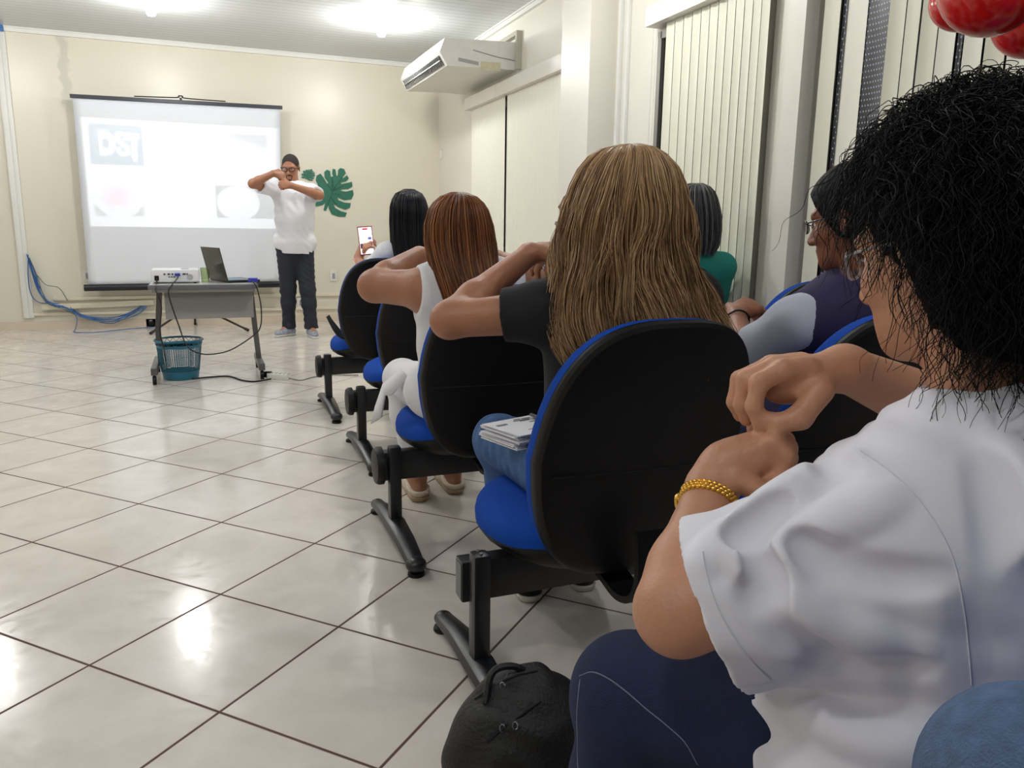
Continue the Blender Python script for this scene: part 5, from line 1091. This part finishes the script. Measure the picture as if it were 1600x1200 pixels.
# ---- second row: woman with glasses, and woman with grey bob
Y2 = 3.38; hd = ony(903, 348, Y2)
S = dict(label='person with glasses and grey shirt mostly hidden behind the blonde hair', skin='brown', res=.0075, hf=(-.95, .5, -.15), arm=.9,
    J=dict(head=hd, neck=hd+V(.03, 0, -.15), shL=hd+V(-.13, .02, -.20), shR=hd+V(.19, -.02, -.20), elL=hd+V(-.20, .16, -.38), elR=hd+V(.26, .14, -.38), wrL=ony(846, 412, 3.66), wrR=hd+V(.12, .3, -.3), pelvis=(hd[0]+.04, 3.52, .545),
        hipL=(hd[0]-.05, 3.55, .53), hipR=(hd[0]+.13, 3.55, .53), knL=(hd[0]-.05, 3.98, .5), knR=(hd[0]+.15, 3.98, .5), anL=(hd[0]-.05, 4.0, .09), anR=(hd[0]+.15, 4.0, .09)),
    handL=((.6, .1, .5), (-.4, -.6, .4), (0, 1, .2), dict()), handR=((-.6, .4, 0), (0, -.2, 1), (0, 1, 0), dict()),
    shirt=dict(mat=mat('light_grey_shirt', (196, 198, 206), .85), g=.014, sleeve=.6, sg=.014, hem=.06), pants=dict(mat=denimd, g=.006), shoe=dict(mat=blackp, sole=rubber))
w2, J, ax, P = figure(S); glasses(w2, P, mat('frame_brown', (90, 40, 30), .3))
def cap_hair(t, P, axr, m, back=.02, low=-.04, res=.006, front=.055, th=.012, bun=None, name='hair'):
    r, f, u = axr; F = Field(P(0, 0, 0)-.2, P(0, 0, 0)+.2, res)
    F.ell(P(0, -.014, .032), np.array((.076, .096, .09))+th, (r, f, u), .02); F.ell(P(0, -.045, -.02), np.array((.068, .058, .07))+th, (r, f, u), .03)
    F.plane(P(0, front, .03), nrm(f*1.0-u*.55)); F.plane(P(0, .02, low), nrm(-u+f*.35))
    if bun: F.ell(P(*bun[:3]), (bun[3],)*3, (r, f, u), .01)
    for sx in (-1, 1): F.ell(P(sx*.092, .0, -.012), (.026, .028, .036), (r, f, u), .008, 's')
    F.folds(.0015, [((1, 0, .2), .012, (0, 1, 0), .1, .3), ((.3, 1, 0), .014, (0, 0, 1), .1, .3)], .02)
    return F.build(name, m, t)
cap_hair(w2, P, head_axes((-.95, .5, -.15)), mat('hair_black', (8, 7, 8), .65, spec=.12, bump=.5, bscale=60), th=.016, bun=(0, -.12, .0, .035))
pp = ony(857, 411, 3.6); t = thing('folded_paper', 'white folded leaflet with blue print held beside the blonde hair', 'paper', tuple(pp))
mb = MB().add([ony(838, 416, 3.6), ony(850, 404, 3.6), ony(878, 402, 3.6), ony(885, 415, 3.6)], [(0, 1, 2, 3)]); o = mb.build('leaflet_sheet', MATS['paper_white'], t, smooth=False); o.modifiers.new('s', 'SOLIDIFY').thickness = .002
for k in range(4): a = ony(856+k*5, 409-k*.5, 3.594); MB().box(a-V(.004, .001, .005), a+V(.005, .001, .006), rot=Matrix.Rotation(.3, 3, 'Y')).build('printed_letter', mat('print_blue', (60, 70, 130), .5), t, smooth=False)
hd = ony(1084, 338, 3.36)
S = dict(label='woman with short grey bob and teal top beside the vertical blinds', skin='brown', res=.0075, hf=(-.1, 1, 0), width=1.0,
    J=dict(head=hd, neck=(hd[0]+.01, 3.36, .965), shL=(hd[0]-.17, 3.37, .90), shR=(hd[0]+.19, 3.37, .90), elL=(hd[0]-.2, 3.5, .66), elR=(hd[0]+.24, 3.5, .68), wrL=(hd[0]-.1, 3.72, .66), wrR=(hd[0]+.1, 3.72, .66), pelvis=(hd[0]-.02, 3.52, .545),
        hipL=(hd[0]-.11, 3.55, .53), hipR=(hd[0]+.07, 3.55, .53), knL=(hd[0]-.12, 3.98, .5), knR=(hd[0]+.1, 3.98, .5), anL=(hd[0]-.12, 4.0, .09), anR=(hd[0]+.1, 4.0, .09)),
    handL=((.6, .5, 0), (0, -.2, 1), (0, 1, 0), dict()), handR=((-.6, .5, 0), (0, -.2, 1), (0, 1, 0), dict()),
    shirt=dict(mat=mat('teal_fabric', (20, 128, 118), .8), g=.014, sleeve=.75, sg=.016, hem=.06), pants=dict(mat=denimd, g=.006), shoe=dict(mat=blackp, sole=rubber))
w3, J, ax, P = figure(S)
gp = prof_px([(287, 1076, 1094), (290, 1064, 1102), (298, 1054, 1109), (312, 1048, 1114), (335, 1046, 1118), (360, 1047, 1119), (382, 1050, 1116), (400, 1060, 1106)], 3.36, .9, 0, [.02, .05, .08, .10, .11, .11, .10, .08])
long_hair(w3, gp, (-.1, 1, 0), ramp_mat('grey_bob_hair', [(24, 24, 26), (44, 44, 46), (84, 84, 86), (150, 150, 150)], .35), mat('grey_mass', (28, 28, 30), .5), n=1300, q=12, rad=.0014, wav=.0015, wavl=.2, endj=.015)
# ---- navy vest woman, fourth row
hd = ony(1332, 342, 1.52)
vestm = mat('navy_vest', (34, 26, 66), .8, bump=.15, bscale=400); gs = mat('pale_grey_shirt', (176, 180, 194), .85, bump=.15, bscale=400)
def vest(t, o, J, ax, P):
    lat, fwd, up = ax; pel, neck = J['pelvis'], J['neck']; lo = pel-V(.32, .3, .1); hi = neck+V(.35, .3, .15); F = Field(lo, hi, .006); mid = lambda q: pel+(neck-pel)*q; g = .026
    F.ell(pel, np.array((.165, .118, .11))+g+.01, ax, .05).ell(mid(.38), np.array((.142, .108, .15))+g+.01, ax, .05).ell(mid(.72), np.array((.16, .108, .16))+g+.006, ax, .05)
    for s_, sg in (('L', -1), ('R', 1)): F.cone(J['sh'+s_], neck-up*.03, .052+g, .05+g, .05)
    for s_, sg in (('L', -1), ('R', 1)): F.ell(J['sh'+s_]+lat*sg*.075-up*.0, (.065, .12, .14), ax, .01, 's')
    F.cone(neck-up*.03, P(0, -.018, -.05), .064, .064, .01, 's'); F.plane(pel-up*.04, -up); F.build('vest', vestm, t)
S = dict(label='woman in navy vest with glasses, black hair tied up, beside black curls', skin='deep', res=.006, hf=(-.45, .86, -.22), arm=.95,
    J=dict(head=hd, neck=ony(1372, 455, 1.50), shL=ony(1248, 508, 1.52), shR=ony(1248, 508, 1.52)+V(.36, -.02, .0), elL=ony(1165, 560, 1.66), elR=(1.78, 1.68, .72), wrL=ony(1150, 492, 1.86), wrR=(1.62, 1.88, .8), pelvis=(1.47, 1.56, .545),
        hipL=(1.38, 1.6, .53), hipR=(1.56, 1.6, .53), knL=(1.36, 2.02, .5), knR=(1.58, 2.02, .5), anL=(1.36, 2.0, .09), anR=(1.58, 2.0, .09)),
    handL=((.8, .3, .25), (0, -.4, 1), (0, 1, 0), dict(curl=(.5, .7, .5))), handR=((-.8, .3, .1), (0, -.3, 1), (0, 1, 0), dict(curl=(.5, .7, .5))),
    shirt=dict(mat=gs, g=.016, sleeve=.80, sg=.018, flare=1.4, hem=.06, folds=(.004, wv)), pants=dict(mat=denimd, g=.006), shoe=dict(mat=blackp, sole=rubber), afters=vest)
w4, J, ax, P = figure(S); glasses(w4, P, mat('frame_metal', (90, 92, 100), .25, metal=.8)); cap_hair(w4, P, head_axes(S['hf']), MATS['hair_black'], th=.018, bun=(0, -.11, .035, .045))
MB().sphere(P(-.083, -.002, -.036), .0035, 10, 8).build('earring', alum, w4)
MB().tube([J['wrL']+nrm(np.cross(J['wrL']-J['elL'], V(math.cos(a), math.sin(a), .2)))*.034-(J['wrL']-J['elL'])*.15 for a in np.linspace(0, 2*PI, 17)], .003, 6).build('bracelet', blackp, w4)
# ---- presenter
Yp = 8.3
def pp_(px, py, y=Yp): return ony(px, py, y)
shW = mat('white_shirt', (232, 232, 238), .75, bump=.15, bscale=300); navyj = mat('dark_trousers', (32, 36, 48), .8, bump=.3, bscale=300)
aL = onz(489, 514, .09)+V(0, .12, 0); aR = onz(450, 512, .09)+V(.02, .1, 0); aL[2] = aR[2] = .09
ypc = float((aL[1]+aR[1])/2)
S = dict(label='man in white shirt and dark jeans presenting with hands clasped at chin', skin='brown', res=.0065, female=False, arm=1.0, leg=1.0, fat=.02, width=1.02, hf=(-.35, -1, -.28), hs=1.02,
    J=dict(head=pp_(454, 262, ypc), neck=pp_(460, 290, ypc), shL=pp_(485, 300, ypc), shR=pp_(433, 296, ypc), elL=pp_(499, 305, ypc-.22), elR=pp_(395, 287, ypc-.2), wrL=pp_(455, 290, ypc-.36), wrR=pp_(427, 271, ypc-.3), pelvis=pp_(461, 378, ypc),
        hipL=pp_(474, 392, ypc), hipR=pp_(448, 392, ypc), knL=(aL+pp_(474, 392, ypc))/2+V(0, -.02, 0), knR=(aR+pp_(448, 392, ypc))/2+V(0, -.02, 0), anL=aL, anR=aR),
    toeL=V(.1, -1, 0), toeR=V(-.9, -.7, 0),
    handL=((-1, .05, .08), (.2, -1, .3), (0, .1, 1), dict(curl=(1.2, 1.4, .9), thumbcurl=.6)), handR=((.8, .1, -.15), (-.1, -1, .4), (0, 0, 1), dict(curl=(1.1, 1.3, .9), thumbcurl=.6)),
    shirt=dict(mat=shW, g=.022, sleeve=.72, sg=.018, flare=1.5, hem=.11, straight=.165, folds=(.008, wv), neckhole=.064), pants=dict(mat=navyj, g=.012, length=1.03, waist=.12, cuff=.07, folds=(.005, [((0, .3, 1), .07, (1, 0, 0), .2, .3), ((.5, .3, 1), .05, (1, 1, 0), .2, .3)])),
    shoe=dict(mat=mat('sneaker_grey', (150, 156, 170), .6, var=.35, vscale=45), sole=white, laces=True))
man, J, ax, P = figure(S); glasses(man, P, mat('frame_dark', (30, 20, 20), .3), 1.02, .026, .018, tr=.0036)
cap_hair(man, P, head_axes(S['hf']), mat('buzz_hair', (44, 36, 34), .8), th=.002, low=.0, front=.05, res=.004)
F = Field(P(0, .06, -.08)-.08, P(0, .06, -.08)+.08, .003); r, f, u = head_axes(S['hf'])
F.ell(P(0, .078, -.098), np.array((.022, .018, .018)), (r, f, u), .0); 
for sx in (-1, 1): F.cone(P(0, .094, -.052), P(sx*.026, .083, -.06), .005, .005, .004).cone(P(sx*.026, .083, -.06), P(sx*.018, .084, -.088), .005, .006, .004)
F.build('goatee', MATS['buzz_hair'], man)
lat, fwd, up = ax
mb = MB(); c0 = J['neck']-up*.02+fwd*.12; c1 = J['pelvis']+fwd*.165-up*.06
for k in range(6): MB().sphere(c0+(c1-c0)*(k+.5)/6+fwd*.012, .006, 8, 6).build('shirt_button', white, man)
for sx in (-1, 1):
    a = J['neck']+lat*sx*.062+up*.01; b_ = J['neck']+fwd*.09-up*.035+lat*sx*.012; c = J['neck']+fwd*.085-up*.075+lat*sx*.055; d = J['neck']+lat*sx*.085-up*.005+fwd*.03
    o = MB().add([a, b_, c, d], [(0, 1, 2, 3)]).build('collar', shW, man, smooth=False); o.modifiers.new('s', 'SOLIDIFY').thickness = .006
# ---- neighbour whose knee shows in the lower right corner
S = dict(label='neighbour in light jeans, only one knee in the lower right corner', skin='tan', res=.0075, hf=(0, 1, 0), hs=1.,
    J=dict(head=(.66, -.52, 1.12), neck=(.66, -.53, .97), shL=(.48, -.52, .90), shR=(.84, -.52, .90), elL=(.45, -.42, .65), elR=(.88, -.42, .65), wrL=(.55, -.2, .66), wrR=(.78, -.2, .66), pelvis=(.65, -.46, .545),
        hipL=(.57, -.42, .54), hipR=(.75, -.42, .54), knL=(.575, .02, .50), knR=dep(1625, 1255, .53), anL=(.56, .02, .09), anR=(.36, .10, .33)),
    handL=((.3, 1, 0), (0, -.2, 1), (1, 0, 0), dict()), handR=((-.3, 1, 0), (0, -.2, 1), (-1, 0, 0), dict()),
    shirt=dict(mat=whitel, g=.014, sleeve=.6, sg=.014, hem=.06), pants=dict(mat=mat('faded_denim', (74, 96, 128), .85, bump=.4, bscale=500, var=.2, vscale=60), g=.008), shoe=dict(mat=blackp, sole=rubber))
w5, J, ax, P = figure(S); cap_hair(w5, P, head_axes((0, 1, 0)), MATS['hair_black'], th=.016)
# ---- black backpack on the floor
bagm = mat('backpack_black', (10, 10, 12), .6, bump=.3, bscale=150)
c = onz(806, 1150, .16); c = V(c[0], c[1], .0)
t = thing('backpack', 'black backpack slumped on the floor by the nearest chair leg', 'backpack', tuple(c))
F = Field(c-V(.24, .24, .01), c+V(.26, .26, .36), .005)
F.ell(c+V(0, 0, .11), (.135, .10, .13), (nrm(V(.93, -.36, 0)), nrm(V(.36, .93, 0)), (0, 0, 1)), .03).ell(c+V(.03, .02, .18), (.115, .085, .085), None, .05).ell(c+V(-.05, -.08, .07), (.10, .06, .07), (nrm(V(.93, -.36, 0)), nrm(V(.36, .93, 0)), (0, 0, 1)), .03).cone(c+V(-.02, .03, .24), c+V(.05, .02, .265), .03, .02, .03)
F.plane(c+V(0, 0, .002), (0, 0, -1)); F.folds(.006, [((1, .3, .5), .09, (0, 1, .3), .2, .3), ((.3, 1, .8), .07, (1, 0, .3), .17, .3)]); F.build('bag_body', bagm, t)
MB().tube(spl([c+V(-.06, .0, .24), c+V(-.04, .02, .285), c+V(.0, .02, .29), c+V(.04, .02, .262)], 6), .007, 6).build('top_handle', bagm, t)
MB().tube(spl([c+V(-.115, -.05, .10), c+V(-.165, -.09, .09), c+V(-.175, -.13, .05), c+V(-.13, -.17, .015), c+V(-.05, -.17, .012), c+V(-.03, -.13, .03)], 6), .006, 4, sq=3, up=(0, 0, 1)).build('shoulder_strap', bagm, t)
bb = [o for o in t.children if o.name.startswith('bag_body')][-1]
for pts in (((742, 1092), (765, 1076), (800, 1058), (840, 1048)), ((760, 1160), (785, 1138), (815, 1118), (845, 1096))):
    z = MB().tube(spl(surf(bb, pts), 5), .0022, 5).build('zipper', mat('zip_dark', (42, 42, 46), .3, metal=.6), t)
    for px_, py_ in (pts[1], (pts[1][0]+20, pts[1][1]-4)):
        q = surf(bb, [(px_, py_)], .003)
        if q: MB().tube([q[0]+V(.005*math.cos(a), .003*math.sin(a), .006*math.sin(a)) for a in np.linspace(0, 2*PI, 9)], .0012, 5).build('zip_pull', mat('zip_silver', (190, 190, 195), .3, metal=1), z)
q = surf(bb, [(740, 1056)], .002)
if q: MB().tube([q[0], q[0]+V(.006, .0, .012)], .0018, 5).build('zip_pull', MATS['zip_silver'], z)
MB().sphere(c+V(.0, .035, .255), .026, 12, 8, (1.1, .8, .6)).build('tissue', MATS['paper_white'], t)
